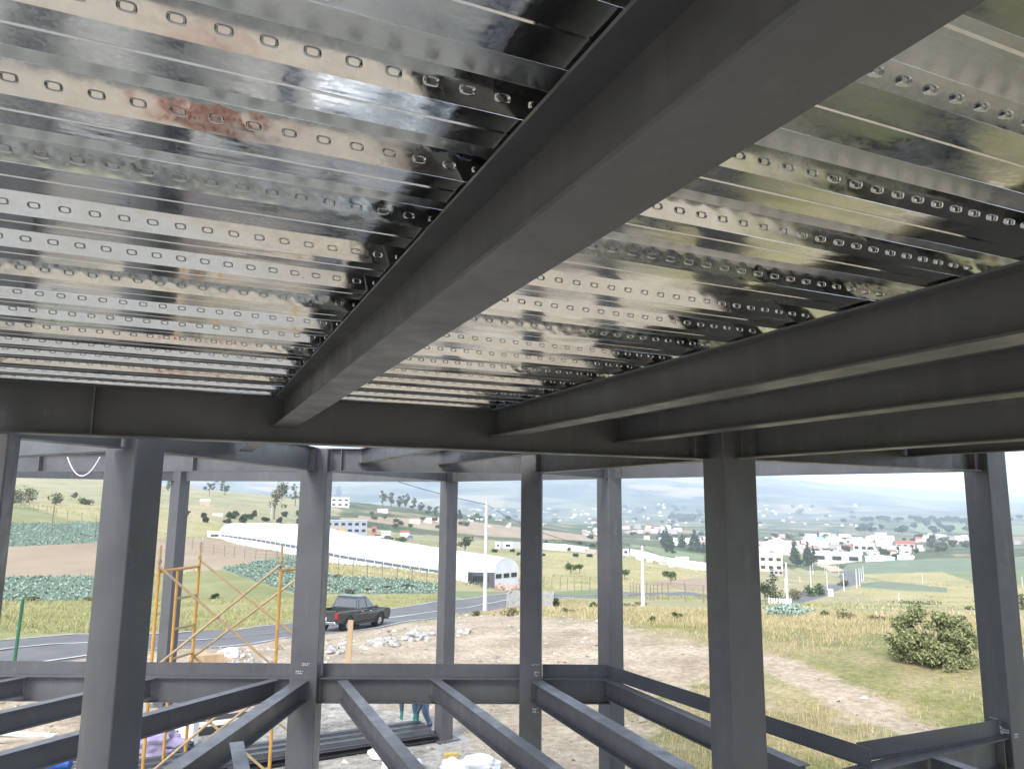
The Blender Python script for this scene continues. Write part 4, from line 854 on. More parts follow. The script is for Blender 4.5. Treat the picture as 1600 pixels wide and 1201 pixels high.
    part('windscreen', glass, cb, lambda b: b.add([(1.09, -.72, 1.17), (1.09, .72, 1.17), (.49, .6, 1.62), (.49, -.6, 1.62), (1.06, -.72, 1.15), (1.06, .72, 1.15), (.46, .6, 1.60), (.46, -.6, 1.60)], [(0, 1, 2, 3), (7, 6, 5, 4), (0, 4, 5, 1), (1, 5, 6, 2), (2, 6, 7, 3), (3, 7, 4, 0)]))
    return r
tp = Vector((-8.75, 42.2, 0)); tdir = Vector((.376, .927, 0)); z0 = TZ(*(tp-tdir*1.6).xy); z1 = TZ(*(tp+tdir*1.6).xy); tp.z = (z0+z1)/2+.0
pickup(tp, math.atan2(tdir.y, tdir.x), -math.atan2(z1-z0, 3.2))
# ================================================================== PLANTS
def leafmat(name, a, b, c=None):
    m = bpy.data.materials.new(name); m.use_nodes = True; nt = m.node_tree; p = nt.nodes['Principled BSDF']; p.inputs['Roughness'].default_value = .75; p.inputs['Specular IOR Level'].default_value = .25
    g = nt.nodes.new('ShaderNodeNewGeometry'); r = nt.nodes.new('ShaderNodeValToRGB'); r.color_ramp.elements[0].color = (*a, 1); r.color_ramp.elements[1].color = (*b, 1)
    if c: e = r.color_ramp.elements.new(.85); e.color = (*c, 1)
    nt.links.new(g.outputs['Random Per Island'], r.inputs['Fac']); nt.links.new(r.outputs['Color'], p.inputs['Base Color'])
    t = p.inputs.get('Transmission Weight'); return m
LM = dict(dark=leafmat('dark_green_leaves', (.022, .04, .016), (.055, .085, .03)), mid=leafmat('mid_green_leaves', (.045, .075, .022), (.10, .14, .045)), olive=leafmat('olive_leaves', (.06, .075, .03), (.14, .145, .065)),
          dry=leafmat('dry_shrub_leaves', (.10, .095, .045), (.23, .20, .10)), grey=leafmat('grey_green_leaves', (.055, .075, .045), (.12, .145, .09)), bush=leafmat('glossy_bush_leaves', (.09, .115, .042), (.18, .205, .085), (.33, .33, .17)))
def leaves(name, cs, rs, n, size, m, seed, shell=.55, flat=0.):
    g = np.random.default_rng(seed); cs = np.array(cs, float); rs = np.array(rs, float)
    wgt = (rs.prod(1))**.67; k = g.choice(len(cs), n, p=wgt/wgt.sum())
    d = g.normal(size=(n, 3)); d /= np.linalg.norm(d, axis=1)[:, None]; rr = (shell+(1-shell)*g.random(n))[:, None]*(.8+.35*g.random((n, 1)))
    c = cs[k]+d*rs[k]*rr
    a = g.normal(size=(n, 3)); a /= np.linalg.norm(a, axis=1)[:, None]; b = np.cross(a, g.normal(size=(n, 3))); b /= np.linalg.norm(b, axis=1)[:, None]
    s = size*(.6+.8*g.random((n, 1))); a *= s; b *= s*.55
    v = np.stack([c-a, c+b*.9, c+a, c-b*.9], 1).reshape(-1, 3)
    me = bpy.data.meshes.new(name); me.from_pydata(v.tolist(), [], [(4*i, 4*i+1, 4*i+2, 4*i+3) for i in range(n)]); me.materials.append(m)
    o = bpy.data.objects.new(name, me); COL.objects.link(o); return o
def tree(kind, label, base, h, w, m='mid', seed=1, n=None, group=None, px=.3, name=None, lean=0.):
    """base on the ground; px = metres covered by one picture pixel there (sets leaf size)"""
    rr = random.Random(seed); B = Vector(base); shrub = kind in ('shrub', 'weed')
    r = empty(name or ('shrub' if shrub else 'tree'), B); tag(r, label, 'shrub' if shrub else 'tree', group)
    cs, rs = [], []; mb = MB(); th = h*(.0 if shrub else .22)
    if kind == 'round':
        for i in range(9):
            a = rr.uniform(0, 6.28); q = rr.uniform(.1, .72); cs.append((w*.5*q*math.cos(a), w*.5*q*math.sin(a), h*rr.uniform(.52, .82))); s = w*rr.uniform(.17, .27); rs.append((s, s, s*.72))
        th = h*.45
    elif kind == 'umbrella':
        for i in range(10):
            a = rr.uniform(0, 6.28); q = rr.uniform(.2, .8); cs.append((w*.5*q*math.cos(a), w*.5*q*math.sin(a), h*rr.uniform(.6, .86))); s = w*rr.uniform(.14, .22); rs.append((s, s, s*.6))
        th = h*.5
    elif kind == 'conifer':
        for i in range(13):
            t = i/12; a = rr.uniform(0, 6.28); q = (1-t)**.8*w*.24; cs.append((q*math.cos(a), q*math.sin(a), h*(.12+.84*t))); s = w*(.12+.30*(1-t)**.8); rs.append((s, s, h*.075))
        th = h*.8
    elif kind == 'euc':
        for i in range(15):
            t = rr.random(); a = rr.uniform(0, 6.28); q = rr.uniform(.15, .95)*(1-abs(t-.45)*.9); cs.append((w*.5*q*math.cos(a)+lean*t, w*.5*q*math.sin(a), h*(.3+.68*t))); s = w*rr.uniform(.09, .17); rs.append((s, s, s*rr.uniform(.7, 1.2)))
        th = h*.7
    elif kind == 'sparse':
        for i in range(12):
            t = rr.uniform(.35, 1); a = rr.uniform(0, 6.28); q = rr.uniform(.1, .9); cs.append((w*.5*q*math.cos(a), w*.5*q*math.sin(a), h*t)); s = w*rr.uniform(.05, .10); rs.append((s, s, s*.7))
        th = h*.75
    else:
        for i in range(12 if kind == 'shrub' else 7):
            a = rr.uniform(0, 6.28); q = rr.uniform(.0, .75); cs.append((w*.5*q*math.cos(a), w*.5*q*math.sin(a), h*rr.uniform(.2, .86)*(1-.3*q))); s = w*rr.uniform(.17, .27); rs.append((s, s, min(s*.9, h*.3)))
    tw = max(h*.022, px*.28)
    if not shrub:
        bend = rr.uniform(-.06, .06)*h
        mb.tube([(0, 0, -.3), (bend*.3, 0, th*.4), (bend+lean*.5, 0, th)], [tw*1.3, tw, tw*.55], 7)
    for c, s in zip(cs, rs):
        z0 = th*rr.uniform(.45, .95) if not shrub else 0
        mb.tube([(0, 0, z0-.05), (c[0]*.5, c[1]*.5, z0+(c[2]-z0)*.45), c], [tw*.55, tw*.4, tw*.15], 5)
    t = mb.build('stem' if shrub else 'trunk', M['bark'], smooth=True); t.parent = r
    n = n or int(np.clip(260*(w*h)/(px*px*900)+240, 240, 2600))
    o = leaves('foliage' if shrub else 'crown', cs, rs, n, max(px*1.15, .05), LM[m], seed, .35 if kind in ('euc', 'sparse') else .5); o.parent = r
    return r
def at_px(px, py, top, wpx, kind, m, label, seed, group=None, depth=None, **k):
    b = P(px, py) if depth is None else PD(px, depth); s = b.y/F_PX; ybase = 780+.0106*(px-800)-b.z/b.y*F_PX
    h = max((ybase-top)*s, .3); return tree(kind, label, b, h, wpx*s, m, seed, group=group, px=s*1.56, **k)
# individual trees and shrubs
at_px(428, 812, 757, 46, 'euc', 'olive', 'tall ragged tree rising behind the left half of the white greenhouse', 5, lean=1.5)
at_px(461, 790, 757, 20, 'sparse', 'grey', 'thin see-through tree beside the tall ragged tree', 6)
at_px(327, 773, 752, 24, 'sparse', 'grey', 'left of the two thin trees on the hill crest', 7, 'thin trees on the hill crest'); at_px(351, 774, 752, 26, 'sparse', 'grey', 'right of the two thin trees on the hill crest', 8, 'thin trees on the hill crest')
at_px(263, 768, 752, 10, 'euc', 'grey', 'small dark tree on the hill crest between two columns', 9)
at_px(528, 780, 760, 11, 'conifer', 'dark', 'dark conifer rising behind the white modern house', 10)
for i, (px, py, top, w) in enumerate([(598, 790, 767, 13), (611, 791, 769, 14), (624, 795, 776, 12), (633, 797, 772, 15), (646, 799, 779, 13), (657, 802, 784, 12), (669, 806, 790, 11), (681, 810, 792, 12), (718, 816, 796, 9)]):
    at_px(px, py, top, w, 'euc', 'grey', 'tall grey green tree in the row running down the far ridge', 20+i, 'trees in a row on the far ridge')
at_px(626, 853, 837, 22, 'umbrella', 'mid', 'small umbrella shaped tree on the pasture above the greenhouse', 31)
at_px(726, 867, 834, 27, 'round', 'dark', 'dense dark tree rising just right of the thin distant column', 32)
at_px(892, 896, 876, 22, 'round', 'mid', 'larger tree of the pair standing in the tan field', 33); at_px(906, 895, 878, 15, 'umbrella', 'mid', 'smaller tree of the pair standing in the tan field', 34)
at_px(976, 904, 885, 18, 'round', 'mid', 'round tree half hidden by the two faced column', 35)
at_px(1048, 914, 889, 30, 'umbrella', 'mid', 'umbrella shaped tree with bare trunk left of the thick column', 36)
at_px(1203, 939, 886, 34, 'conifer', 'dark', 'big dark conifer touching the right side of the thick column', 37, depth=128)
at_px(1190, 940, 900, 26, 'round', 'dark', 'dark rounded tree partly behind the thick column', 38, depth=120)
at_px(1240, 936, 912, 22, 'shrub', 'dry', 'pale brown shrub by the road left of the green shrubs', 39)
at_px(1262, 931, 908, 24, 'shrub', 'mid', 'left one of the two green shrubs by the distant road', 40); at_px(1280, 929, 903, 22, 'shrub', 'mid', 'right one of the two green shrubs by the distant road', 41)
at_px(1318, 915, 901, 18, 'shrub', 'olive', 'small olive shrub beside the row of road poles', 42)
for i, (px, py, top, w, lab) in enumerate([(44, 785, 757, 34, 'largest shrub on the left hillside'), (22, 786, 764, 26, 'shrub left of the largest one on the hillside'), (87, 787, 770, 30, 'rounded shrub right of the largest one on the hillside'), (117, 778, 769, 9, 'tiny pale shrub between two hillside shrubs'), (132, 788, 776, 24, 'dark shrub nearest the big left column on the hillside')]):
    at_px(px, py, top, w, 'shrub', 'olive', lab, 50+i, 'shrubs on the left hillside')
for i, (px, py, top, w, m, lab) in enumerate([(553, 937, 914, 20, 'grey', 'first grey green shrub left above the pickup'), (580, 935, 917, 20, 'olive', 'second roadside shrub above the pickup roof'), (607, 936, 914, 24, 'grey', 'third roadside shrub up the road from the pickup'), (639, 935, 914, 26, 'grey', 'largest roadside shrub nearest the thin distant column'), (530, 933, 921, 18, 'dry', 'low dry shrub right beside the chalk marked column')]):
    at_px(px, py, top, w, 'shrub', m, lab, 60+i, 'roadside shrubs above the pickup', depth=66+i*4)
at_px(335, 934, 921, 16, 'shrub', 'dark', 'small dark shrub at the far edge of the grass by the scaffold', 66)
at_px(215, 936, 915, 22, 'shrub', 'grey', 'grey shrub hidden by the big left column', 67)
at_px(52, 938, 924, 24, 'weed', 'dry', 'dry weed clump at the edge of the left cabbage field', 68); at_px(140, 938, 926, 20, 'weed', 'dry', 'small dry weed clump touching the big left column', 69)
at_px(997, 962, 934, 32, 'shrub', 'olive', 'dark olive shrub behind the white pole in the middle', 70, depth=60); at_px(978, 966, 944, 26, 'shrub', 'dry', 'dry shrub left of the white pole in the middle', 71, depth=57)
at_px(869, 943, 925, 11, 'shrub', 'dark', 'narrow dark shrub at the right end of the concrete tank', 72, depth=59); at_px(926, 946, 932, 13, 'shrub', 'mid', 'small green shrub left of the two faced column', 73, depth=56)
at_px(1056, 966, 951, 18, 'weed', 'mid', 'green weed clump right of the white pole', 74); at_px(884, 958, 944, 26, 'weed', 'olive', 'low weed clump in front of the concrete tank', 75); at_px(1020, 972, 958, 14, 'weed', 'mid', 'small weed clump below the white pole', 76); at_px(795, 962, 938, 28, 'weed', 'dry', 'dry weeds at the left end of the concrete tank', 77); at_px(745, 962, 951, 20, 'weed', 'dry', 'dry weed clump at the foot of the white roadside pole', 78)
for i, (px, py, top, w, m, lab) in enumerate([(1288, 963, 949, 14, 'mid', 'bright green plant clump left of the maize'), (1322, 968, 944, 44, 'dry', 'broad clump of tall maize on the meadow edge'), (1371, 970, 952, 36, 'dry', 'second maize clump left of the large bush'), (1500, 972, 950, 26, 'dry', 'tall grassy clump right of the large bush')]):
    at_px(px, py, top, w, 'weed', m, lab, 80+i, 'maize clumps behind the meadow')
at_px(1430, 944, 929, 100, 'shrub', 'olive', 'long low hedge across the distant meadow', 84); at_px(1515, 952, 941, 18, 'shrub', 'olive', 'small shrub at the right end of the long low hedge', 85); at_px(1596, 952, 918, 26, 'shrub', 'olive', 'shrub at the right edge beyond the far right column', 86)
# the big bush on the meadow
bb = P(1456, 1037); s_ = bb.y/F_PX; r = empty('shrub', bb); tag(r, 'large round green bush on the dry meadow at the right', 'shrub'); rr = random.Random(4); cs = []; rs = []; mb = MB()
for i in range(64):
    a = rr.uniform(0, 6.28); q = rr.random()**.5; z = rr.uniform(.06, .9)*(1-.45*q*q); cs.append((q*math.cos(a)*60*s_+(1-z)*8*s_, q*math.sin(a)*45*s_, z*92*s_)); k = rr.uniform(9, 17)*s_; rs.append((k, k, k*.8))
    mb.tube([(rr.uniform(-.3, .3), rr.uniform(-.3, .3), -.05), (cs[-1][0]*.4, cs[-1][1]*.4, cs[-1][2]*.5), cs[-1]], [.022, .014, .005], 5)
mb.build('stem', M['bark'], smooth=True).parent = r; o = leaves('foliage', cs, rs, 15000, .058, LM['bush'], 9, .3); o.parent = r
# ---- grass and crops (uncountable)
def reg_id(x, y):
    out = np.full(len(x), -1)
    for i, (nm, mt, ol) in enumerate(REG): out[inside(ol, x, y)] = i
    return out
names = ['meadow' if r_[0] == 'meadow' else 'soil' if r_[0] == 'soil_yard' else r_[1] for r_ in REG]
def blades(name, x, y, h, wd, nb, m, spread, seed, lean=.35):
    g = np.random.default_rng(seed); n = len(x); z = tz(x, y)-.02; X = np.repeat(x, nb)+g.normal(size=n*nb)*np.repeat(spread, nb); Y = np.repeat(y, nb)+g.normal(size=n*nb)*np.repeat(spread, nb); Z = np.repeat(z, nb); H = np.repeat(h, nb)*(.5+.7*g.random(n*nb)); Wd = np.repeat(wd, nb)
    a = g.random(n*nb)*6.283; l = H*lean*g.normal(size=n*nb); la = g.random(n*nb)*6.283; dx, dy = np.cos(a)*Wd, np.sin(a)*Wd
    v = np.stack([np.stack([X-dx, Y-dy, Z], 1), np.stack([X+dx, Y+dy, Z], 1), np.stack([X+l*np.cos(la), Y+l*np.sin(la), Z+H], 1)], 1).reshape(-1, 3)
    me = bpy.data.meshes.new(name); k = n*nb; me.vertices.add(3*k); me.vertices.foreach_set('co', v.ravel()); me.loops.add(3*k); me.loops.foreach_set('vertex_index', np.arange(3*k, dtype=np.int32)); me.polygons.add(k); me.polygons.foreach_set('loop_start', np.arange(0, 3*k, 3, dtype=np.int32)); me.update(calc_edges=True); me.validate(); me.materials.append(m)
    o = bpy.data.objects.new(name, me); COL.objects.link(o); tag(o, kind='stuff'); return o
GM = dict(dry=leafmat('dry_grass_blades', (.34, .28, .15), (.50, .42, .25)), green=leafmat('green_grass_blades', (.17, .20, .055), (.29, .30, .11)), gold=leafmat('yellow_grass_blades', (.35, .325, .15), (.48, .43, .24), (.25, .265, .11)))
g = np.random.default_rng(5)
def scatter(n, r0, r1, a0=-37, a1=38):
    az = np.radians(a0+(a1-a0)*g.random(n)); r_ = np.exp(math.log(r0)+math.log(r1/r0)*g.random(n)); return r_*np.sin(az), r_*np.cos(az), r_
x, y, r_ = scatter(26000, 10, 75); rg = reg_id(x, y); nm_ = np.array([('hill' if i < 0 else names[i]) for i in rg]); ns = vnoise(x/3., y/3., 2)+.5*vnoise(x/.9, y/.9, 8)
wo = worn(x, y); k = (nm_ == 'meadow') & (ns > .5) & (wo < .45); kk = k & (vnoise(x/2., y/2., 21) < .58)
blades('dry_grass', x[kk], y[kk], .10+.16*g.random(kk.sum()), .004+.00035*r_[kk], 7, GM['dry'], .10+.004*r_[kk], 1)
kk = k & ~kk; blades('green_grass', x[kk], y[kk], .08+.10*g.random(kk.sum()), .005+.00035*r_[kk], 7, GM['green'], .10+.004*r_[kk], 2)
kk = (nm_ == 'meadow') & (r_ > 34); blades('tall_dry_grass', x[kk], y[kk], .14+.22*g.random(kk.sum()), .005+.0003*r_[kk], 7, GM['dry'], .22+0*r_[kk], 3, .7)
kk = (nm_ == 'soil') & (ns > .98) & (wo < .8); blades('weed_grass', x[kk], y[kk], .06+.10*g.random(kk.sum()), .004+.0003*r_[kk], 6, GM['green'], .12+0*r_[kk], 4)
x, y, r_ = scatter(16000, 24, 80, -37, 5); rg = reg_id(x, y); nm_ = np.array([('hill' if i < 0 else names[i]) for i in rg]); kk = (nm_ == 'verge') & (vnoise(x/4., y/4., 4) > .3)
blades('verge_grass', x[kk], y[kk], .10+.24*g.random(kk.sum()), .006+.00035*r_[kk], 5, GM['gold'], .25+0*r_[kk], 5, .8)
x, y, r_ = scatter(16000, 70, 420); rg = reg_id(x, y); nm_ = np.array([('hill' if i < 0 else names[i]) for i in rg]); kk = np.isin(nm_, ['hill', 'stubble', 'green']) & (vnoise(x/14., y/14., 31)+.35*vnoise(x/4., y/4., 32) > .62); q_ = kk & (vnoise(x/9., y/9., 33) > .5); kk &= ~q_
blades('field_weeds', x[kk], y[kk], .12+.22*g.random(kk.sum()), .03+.0005*r_[kk], 5, GM['green'], .3+.004*r_[kk], 6, .6); blades('dry_field_weeds', x[q_], y[q_], .12+.26*g.random(q_.sum()), .03+.0005*r_[q_], 5, GM['dry'], .3+.004*r_[q_], 7, .6)
x, y, r_ = scatter(9000, 11, 60); wo = worn(x, y); kk = (wo > .45) & np.isin(reg_id(x, y), [i for i, q in enumerate(names) if q != 'asphalt']) & (vnoise(x/2.5, y/2.5, 41)+.6*g.random(len(x)) > .75); x, y, r_ = x[kk], y[kk], r_[kk]; n = len(x); z = tz(x, y); sz = (.010+.0010*r_)*np.exp(.5*g.normal(size=n)); tt = []
for vx_ in ((1, 0, 0), (-.6, .8, 0), (-.5, -.8, .1), (0, 0, .8)):
    tt.append(np.stack([x+sz*(vx_[0]+.4*g.normal(size=n)), y+sz*(vx_[1]+.4*g.normal(size=n)), z-.004+sz*(vx_[2]+.15*g.random(n))], 1))
v = np.stack(tt, 1).reshape(-1, 3); me = bpy.data.meshes.new('pebbles'); me.from_pydata(v.tolist(), [], [f for i in range(n) for f in ((4*i, 4*i+1, 4*i+3), (4*i+1, 4*i+2, 4*i+3), (4*i+2, 4*i, 4*i+3))]); me.materials.append(leafmat('loose_stones', (.16, .13, .10), (.42, .38, .33), (.6, .58, .55))); o = bpy.data.objects.new('pebbles', me); COL.objects.link(o); tag(o, kind='stuff')
cm = leafmat('cabbage_leaves', (.125, .185, .135), (.24, .31, .25), (.34, .40, .33))
for fi, i in enumerate([j for j, nn in enumerate(names) if nn == 'cabbage']):
    ol = np.array(REG[i][2]); x0, y0 = ol.min(0); x1, y1 = ol.max(0); dmid = np.hypot(*ol.mean(0)); st = .5 if dmid < 90 else .62
    th = .5; u_ = np.arange(-260, 260, st*1.15); v_ = np.arange(-260, 260, st); U_, V_ = np.meshgrid(u_, v_); cx_, cy_ = (x0+x1)/2, (y0+y1)/2
    X = cx_+U_*math.cos(th)-V_*math.sin(th); Y = cy_+U_*math.sin(th)+V_*math.cos(th); X = X.ravel()+g.normal(size=X.size)*.07; Y = Y.ravel()+g.normal(size=Y.size)*.07
    vis = (np.abs(X/np.maximum(Y, 1)) < .76) & inside(REG[i][2], X, Y) & (g.random(len(X)) > .08); X, Y = X[vis], Y[vis]
    if len(X) > 9000: s2 = g.permutation(len(X))[:9000]; X, Y = X[s2], Y[s2]
    n = len(X); Z = tz(X, Y); lv = []; 
    for q in range(6):
        a = g.random(n)*6.283; R_ = st*.36*(.7+.5*g.random(n)); dz = .06+.16*g.random(n); ca, sa = np.cos(a), np.sin(a)
        p0 = np.stack([X, Y, Z+.02], 1); p1 = p0+np.stack([ca*R_*.6-sa*R_*.45, sa*R_*.6+ca*R_*.45, dz*.7], 1); p2 = p0+np.stack([ca*R_, sa*R_, dz], 1); p3 = p0+np.stack([ca*R_*.6+sa*R_*.45, sa*R_*.6-ca*R_*.45, dz*.7], 1)
        lv.append(np.stack([p0, p1, p2, p3], 1))
    v = np.concatenate(lv).reshape(-1, 3); k = len(v)//4; me = bpy.data.meshes.new('cabbages'); me.from_pydata(v.tolist(), [], [(4*j, 4*j+1, 4*j+2, 4*j+3) for j in range(k)]); me.materials.append(cm); o = bpy.data.objects.new('cabbages', me); COL.objects.link(o); tag(o, kind='stuff')

# ================================================================== FENCES, POLES, WIRES
def fence(label, pts, n, h, th=.05):
    W3 = [P(*p) for p in pts]; seg = [0]
    for a, b in zip(W3, W3[1:]): seg.append(seg[-1]+(b-a).length)
    ps = []
    for i in range(n):
        s = seg[-1]*i/(n-1); k = min(next((j for j in range(len(seg)-1) if s <= seg[j+1]+1e-6), len(seg)-2), len(seg)-2); t = (s-seg[k])/(seg[k+1]-seg[k]); q = W3[k].lerp(W3[k+1], t); ps.append(Vector((q.x, q.y, TZ(q.x, q.y))))
    r = empty('fence', ps[0]); tag(r, label, 'fence'); rr = random.Random(n)
    for p in ps:
        mb = MB(); d = p-ps[0]; mb.tube([d+Vector((0, 0, -.2)), d+Vector((rr.uniform(-.06, .06), rr.uniform(-.06, .06), h*rr.uniform(.9, 1.08)))], th, 6); mb.build('post', M['post']).parent = r
    for f in (.35, .65, .92):
        mb = MB(); mb.tube([p-ps[0]+Vector((0, 0, h*f)) for p in ps], .006+.00003*ps[0].length, 4); mb.build('wire', M['wire']).parent = r
fence('post and wire fence between the greenhouse and the cabbage field', [(465, 884), (520, 895), (600, 906), (690, 917)], 14, 1.7)
fence('post and wire fence on the bare soil below the greenhouse end', [(300, 858), (345, 868), (400, 877), (450, 884)], 10, 1.6)
fence('fence with tall posts along the foot of the tan field', [(850, 918), (880, 921), (935, 928)], 8, 1.9)
fence('long wire fence behind the white pole in the middle', [(985, 932), (1040, 937), (1100, 941), (1180, 946)], 16, 1.8)
fence('thin fence climbing the left hillside', [(25, 792), (60, 799), (95, 808), (150, 817)], 11, 1.8, .06)
p = P(80, 833); mb = MB(); mb.tube([p+Vector((0, 0, -.2)), p+Vector((.05, 0, 4.2))], .09, 7); tag(mb.build('wooden_pole', M['post'], origin=p), 'single wooden pole in the upper left cabbage field', 'pole')
def pole(label, base, h, r0=.16, arm=True, group='concrete poles along the road'):
    B = Vector(base); o = MB(); o.tube([B+Vector((0, 0, -.3)), B+Vector((0, 0, h))], [r0, r0*.6], 10); ob = tag(o.build('utility_pole', M['pole'], origin=B, smooth=True), label, 'utility pole', group)
    if arm:
        m2 = MB(); m2.box(B+Vector((0, 0, h-.35)), (.08, .06, .5)); m2.tube([B+Vector((-.12, 0, h-.1)), B+Vector((.12, 0, h-.1))], .03, 6); m2.tube([B+Vector((-.12, 0, h-.5)), B+Vector((.12, 0, h-.5))], .03, 6); m2.build('insulator_bracket', M['plate'], ob)
    return B+Vector((0, 0, h))
def pole_px(label, px, py, top, depth=None, r0=.16, **k):
    b = P(px, py) if depth is None else PD(px, depth); h = (780+.0106*(px-800)-top)/F_PX*b.y-b.z; return pole(label, b, h, r0, **k)
T0 = pole_px('tallest white concrete pole in front of the greenhouse end', 760, 956, 784, 58, .17)
T1 = pole_px('white concrete pole in the middle standing in dry weeds', 1005, 949, 850, None, .17)
bL = PD(190, 30); TL = pole('concrete pole hidden behind the big left column', bL, 10.5)
tops = [T0, T1]
for i, (px, py, top, lab) in enumerate([(1231, 946, 875, 'nearest white pole of the road row, right of the dark conifer'), (1268, 931, 880, 'second white pole of the road row'), (1293, 921, 886, 'third white pole of the road row, by the green shrubs'), (1319, 924, 891, 'fourth white pole of the road row, right side of the bend'), (1339, 919, 885, 'tallest pole of the close far group on the road'), (1343.5, 915, 884, 'second pole of the close far group on the road'), (1346.5, 910, 884, 'third pole of the close far group on the road'), (1349.5, 907, 880, 'last pole of the close far group on the road'),
        (1250, 910, 896, 'short pale pole behind the brown shrub'), (1227, 925, 899, 'thin pole left of the nearest road pole'), (1270.5, 897, 876, 'thin pole behind the second road pole'), (1289, 895, 880, 'thin pole behind the third road pole'), (1311, 898, 880, 'thin pole at the start of the dirt road'), (1442, 911, 893, 'lone pole in front of the green crop field'), (1405, 940, 920, 'thin lone pole standing in the long hedge'), (1598, 917, 896, 'pole at the right edge beyond the far right column'),
        (423, 815, 784, 'pale pole by the tall ragged tree'), (1371-521, 0, 0, None)]):
    if lab: t = pole_px(lab, px, py, top, None, .15 if i < 8 else .12, arm=i < 8); tops.append(t)
def wire(label, pts, sag, r=.02):
    mb = MB()
    for a, b in zip(pts, pts[1:]): mb.tube([a.lerp(b, t)+Vector((0, 0, -sag*(1-(2*t-1)**2))) for t in np.linspace(0, 1, 14)], r, 5)
    tag(mb.build('overhead_wire', M['wire']), label, 'wire')
wire('overhead wire from the tall white pole to the left', [TL, T0+Vector((0, 0, -.2))], .6); wire('overhead wire sloping from the tall white pole to the middle white pole', [T0+Vector((0, 0, -.2)), T1+Vector((0, 0, -.2))], 1.0)
wire('overhead wire strung along the row of road poles', [T1+Vector((0, 0, -.2))]+[t+Vector((0, 0, -.2)) for t in tops[2:6]], 1.2, .016)
for i in range(9):
    q = (1202+i*4.2, 952-i*.6); p = P(*q, near=90); mb = MB(); mb.box(p+Vector((0, 0, .4)), (.16, .16, .8)); tag(mb.build('guard_post', M['white'], origin=p), 'short white guard post along the near side of the distant road', 'guard post', 'white guard posts by the road')
for px in (1296, 1300): p = P(px, 931); mb = MB(); mb.box(p+Vector((0, 0, .75)), (.5, .4, 1.7)); tag(mb.build('marker_block', M['white'], origin=p), 'left of two white marker blocks beside the road' if px < 1298 else 'right of two white marker blocks beside the road', 'marker')

# ================================================================== GREENHOUSE AND BUILDINGS
def wl3(x, y): return Vector((x, y, TZ(x, y)))
def greenhouse():
    ST = [(344, 841, 190, 3.7), (400, 851, 176, 5.0), (467, 865, 160, 6.0), (530, 879, 146, 5.5), (610, 891, 137, 4.9), (685, 902, 128, 4.5), (772, 915, 120, 4.2)]
    pts = [Vector(aty(*q[:3])) for q in ST]; ds = [0.]
    for p_, q_ in zip(pts, pts[1:]): ds.append(ds[-1]+(q_-p_).length)
    n = 40; r = empty('greenhouse', pts[-1]); tag(r, 'long white plastic greenhouse with a dark vent strip along its side', 'greenhouse'); O = r.location.copy(); B_ = []
    for i in range(n+1):
        s_ = ds[-1]*i/n; B_.append((Vector([np.interp(s_, ds, [p_[k] for p_ in pts]) for k in range(3)]), np.interp(s_, ds, [q[3] for q in ST])))
    t = (pts[-1]-pts[0]); t.z = 0; t.normalize(); nrm = Vector((-t.y, t.x, 0)); nrm = nrm if nrm.y > 0 else -nrm; Wd = 5.5
    def sweep(prof, name, m):
        mb = MB(); k = len(prof); vs = []
        for i, (b, H) in enumerate(B_):
            sg = .05*math.sin(i*1.7)+.04*math.sin(i*3.9)
            vs += [b+nrm*p_+Vector((0, 0, (h if h < 0 else h*H)+(sg if h > .55 else 0)))-O for p_, h in prof]
        mb.add(vs, [(i*k+j, i*k+j+1, (i+1)*k+j+1, (i+1)*k+j) for i in range(n) for j in range(k-1)]); o = mb.build(name, m, smooth=True); o.parent = r
    arc = [(Wd/2-Wd/2*math.cos(a)*1.03, .46+.54*math.sin(a)) for a in np.linspace(0, math.pi, 13)]
    sweep(arc, 'roof', M['plastic']); sweep([(0, -1.5), (0, 0), (0, .17)], 'side_wall', M['plastic']); sweep([(.05, .17), (.05, .27)], 'vent_strip', mat('dark_vent_mesh', (.10, .12, .15), .9)); sweep([(0, .27), (0, .46)], 'upper_wall', M['plastic']); sweep([(Wd, -1.5), (Wd, .46)], 'back_wall', M['plastic'])  # the vent band is a dark strip along the side wall
    mb = MB(); m2 = MB()
    for i, (b, H) in enumerate(B_):
        mb.tube([b-O-nrm*.05+Vector((0, 0, -.6)), b-O-nrm*.05+Vector((0, 0, .46*H))], .06, 5)
        if i % 2 == 0: m2.tube([b-O+nrm*(p_+.0)+Vector((0, 0, h*H+.06)) for p_, h in arc], .05, 5)
    mb.build('wall_frame', M['white']).parent = r; m2.build('roof_hoops', M['pole']).parent = r
    for (b, H) in (B_[0], B_[-1]):
        mb = MB(); pr = [(0, -1.2)]+[(p_, h*H) for p_, h in arc]+[(Wd, -1.2)]; mb.add([b-O+nrm*p_+Vector((0, 0, h)) for p_, h in pr], [tuple(range(len(pr)))]); mb.build('end_wall', M['plastic']).parent = r
    b, H = B_[-1]
    for k in range(3):
        mb = MB(); q = b-O+t*.05; mb.add([q+nrm*(.3+k*1.75)+Vector((0, 0, 1.1)), q+nrm*(1.6+k*1.75)+Vector((0, 0, 1.1)), q+nrm*(1.6+k*1.75)+Vector((0, 0, 1.8)), q+nrm*(.3+k*1.75)+Vector((0, 0, 1.8))], [(0, 1, 2, 3)]); mb.build('vent_opening', M['glass']).parent = r
greenhouse()
RF = dict(red=mat('red_roof', (.33, .11, .07), .8, 0, (.26, .09, .06), 2), grey=mat('grey_roof', (.4, .4, .4), .7, 0, (.32, .32, .33), .5), white=mat('white_roof', (.72, .72, .71), .7, 0, (.62, .61, .6), .4), blue=mat('blue_roof', (.32, .45, .56), .6), orange=mat('orange_roof', (.42, .24, .10), .7), tan=mat('tan_roof', (.42, .36, .3), .8))
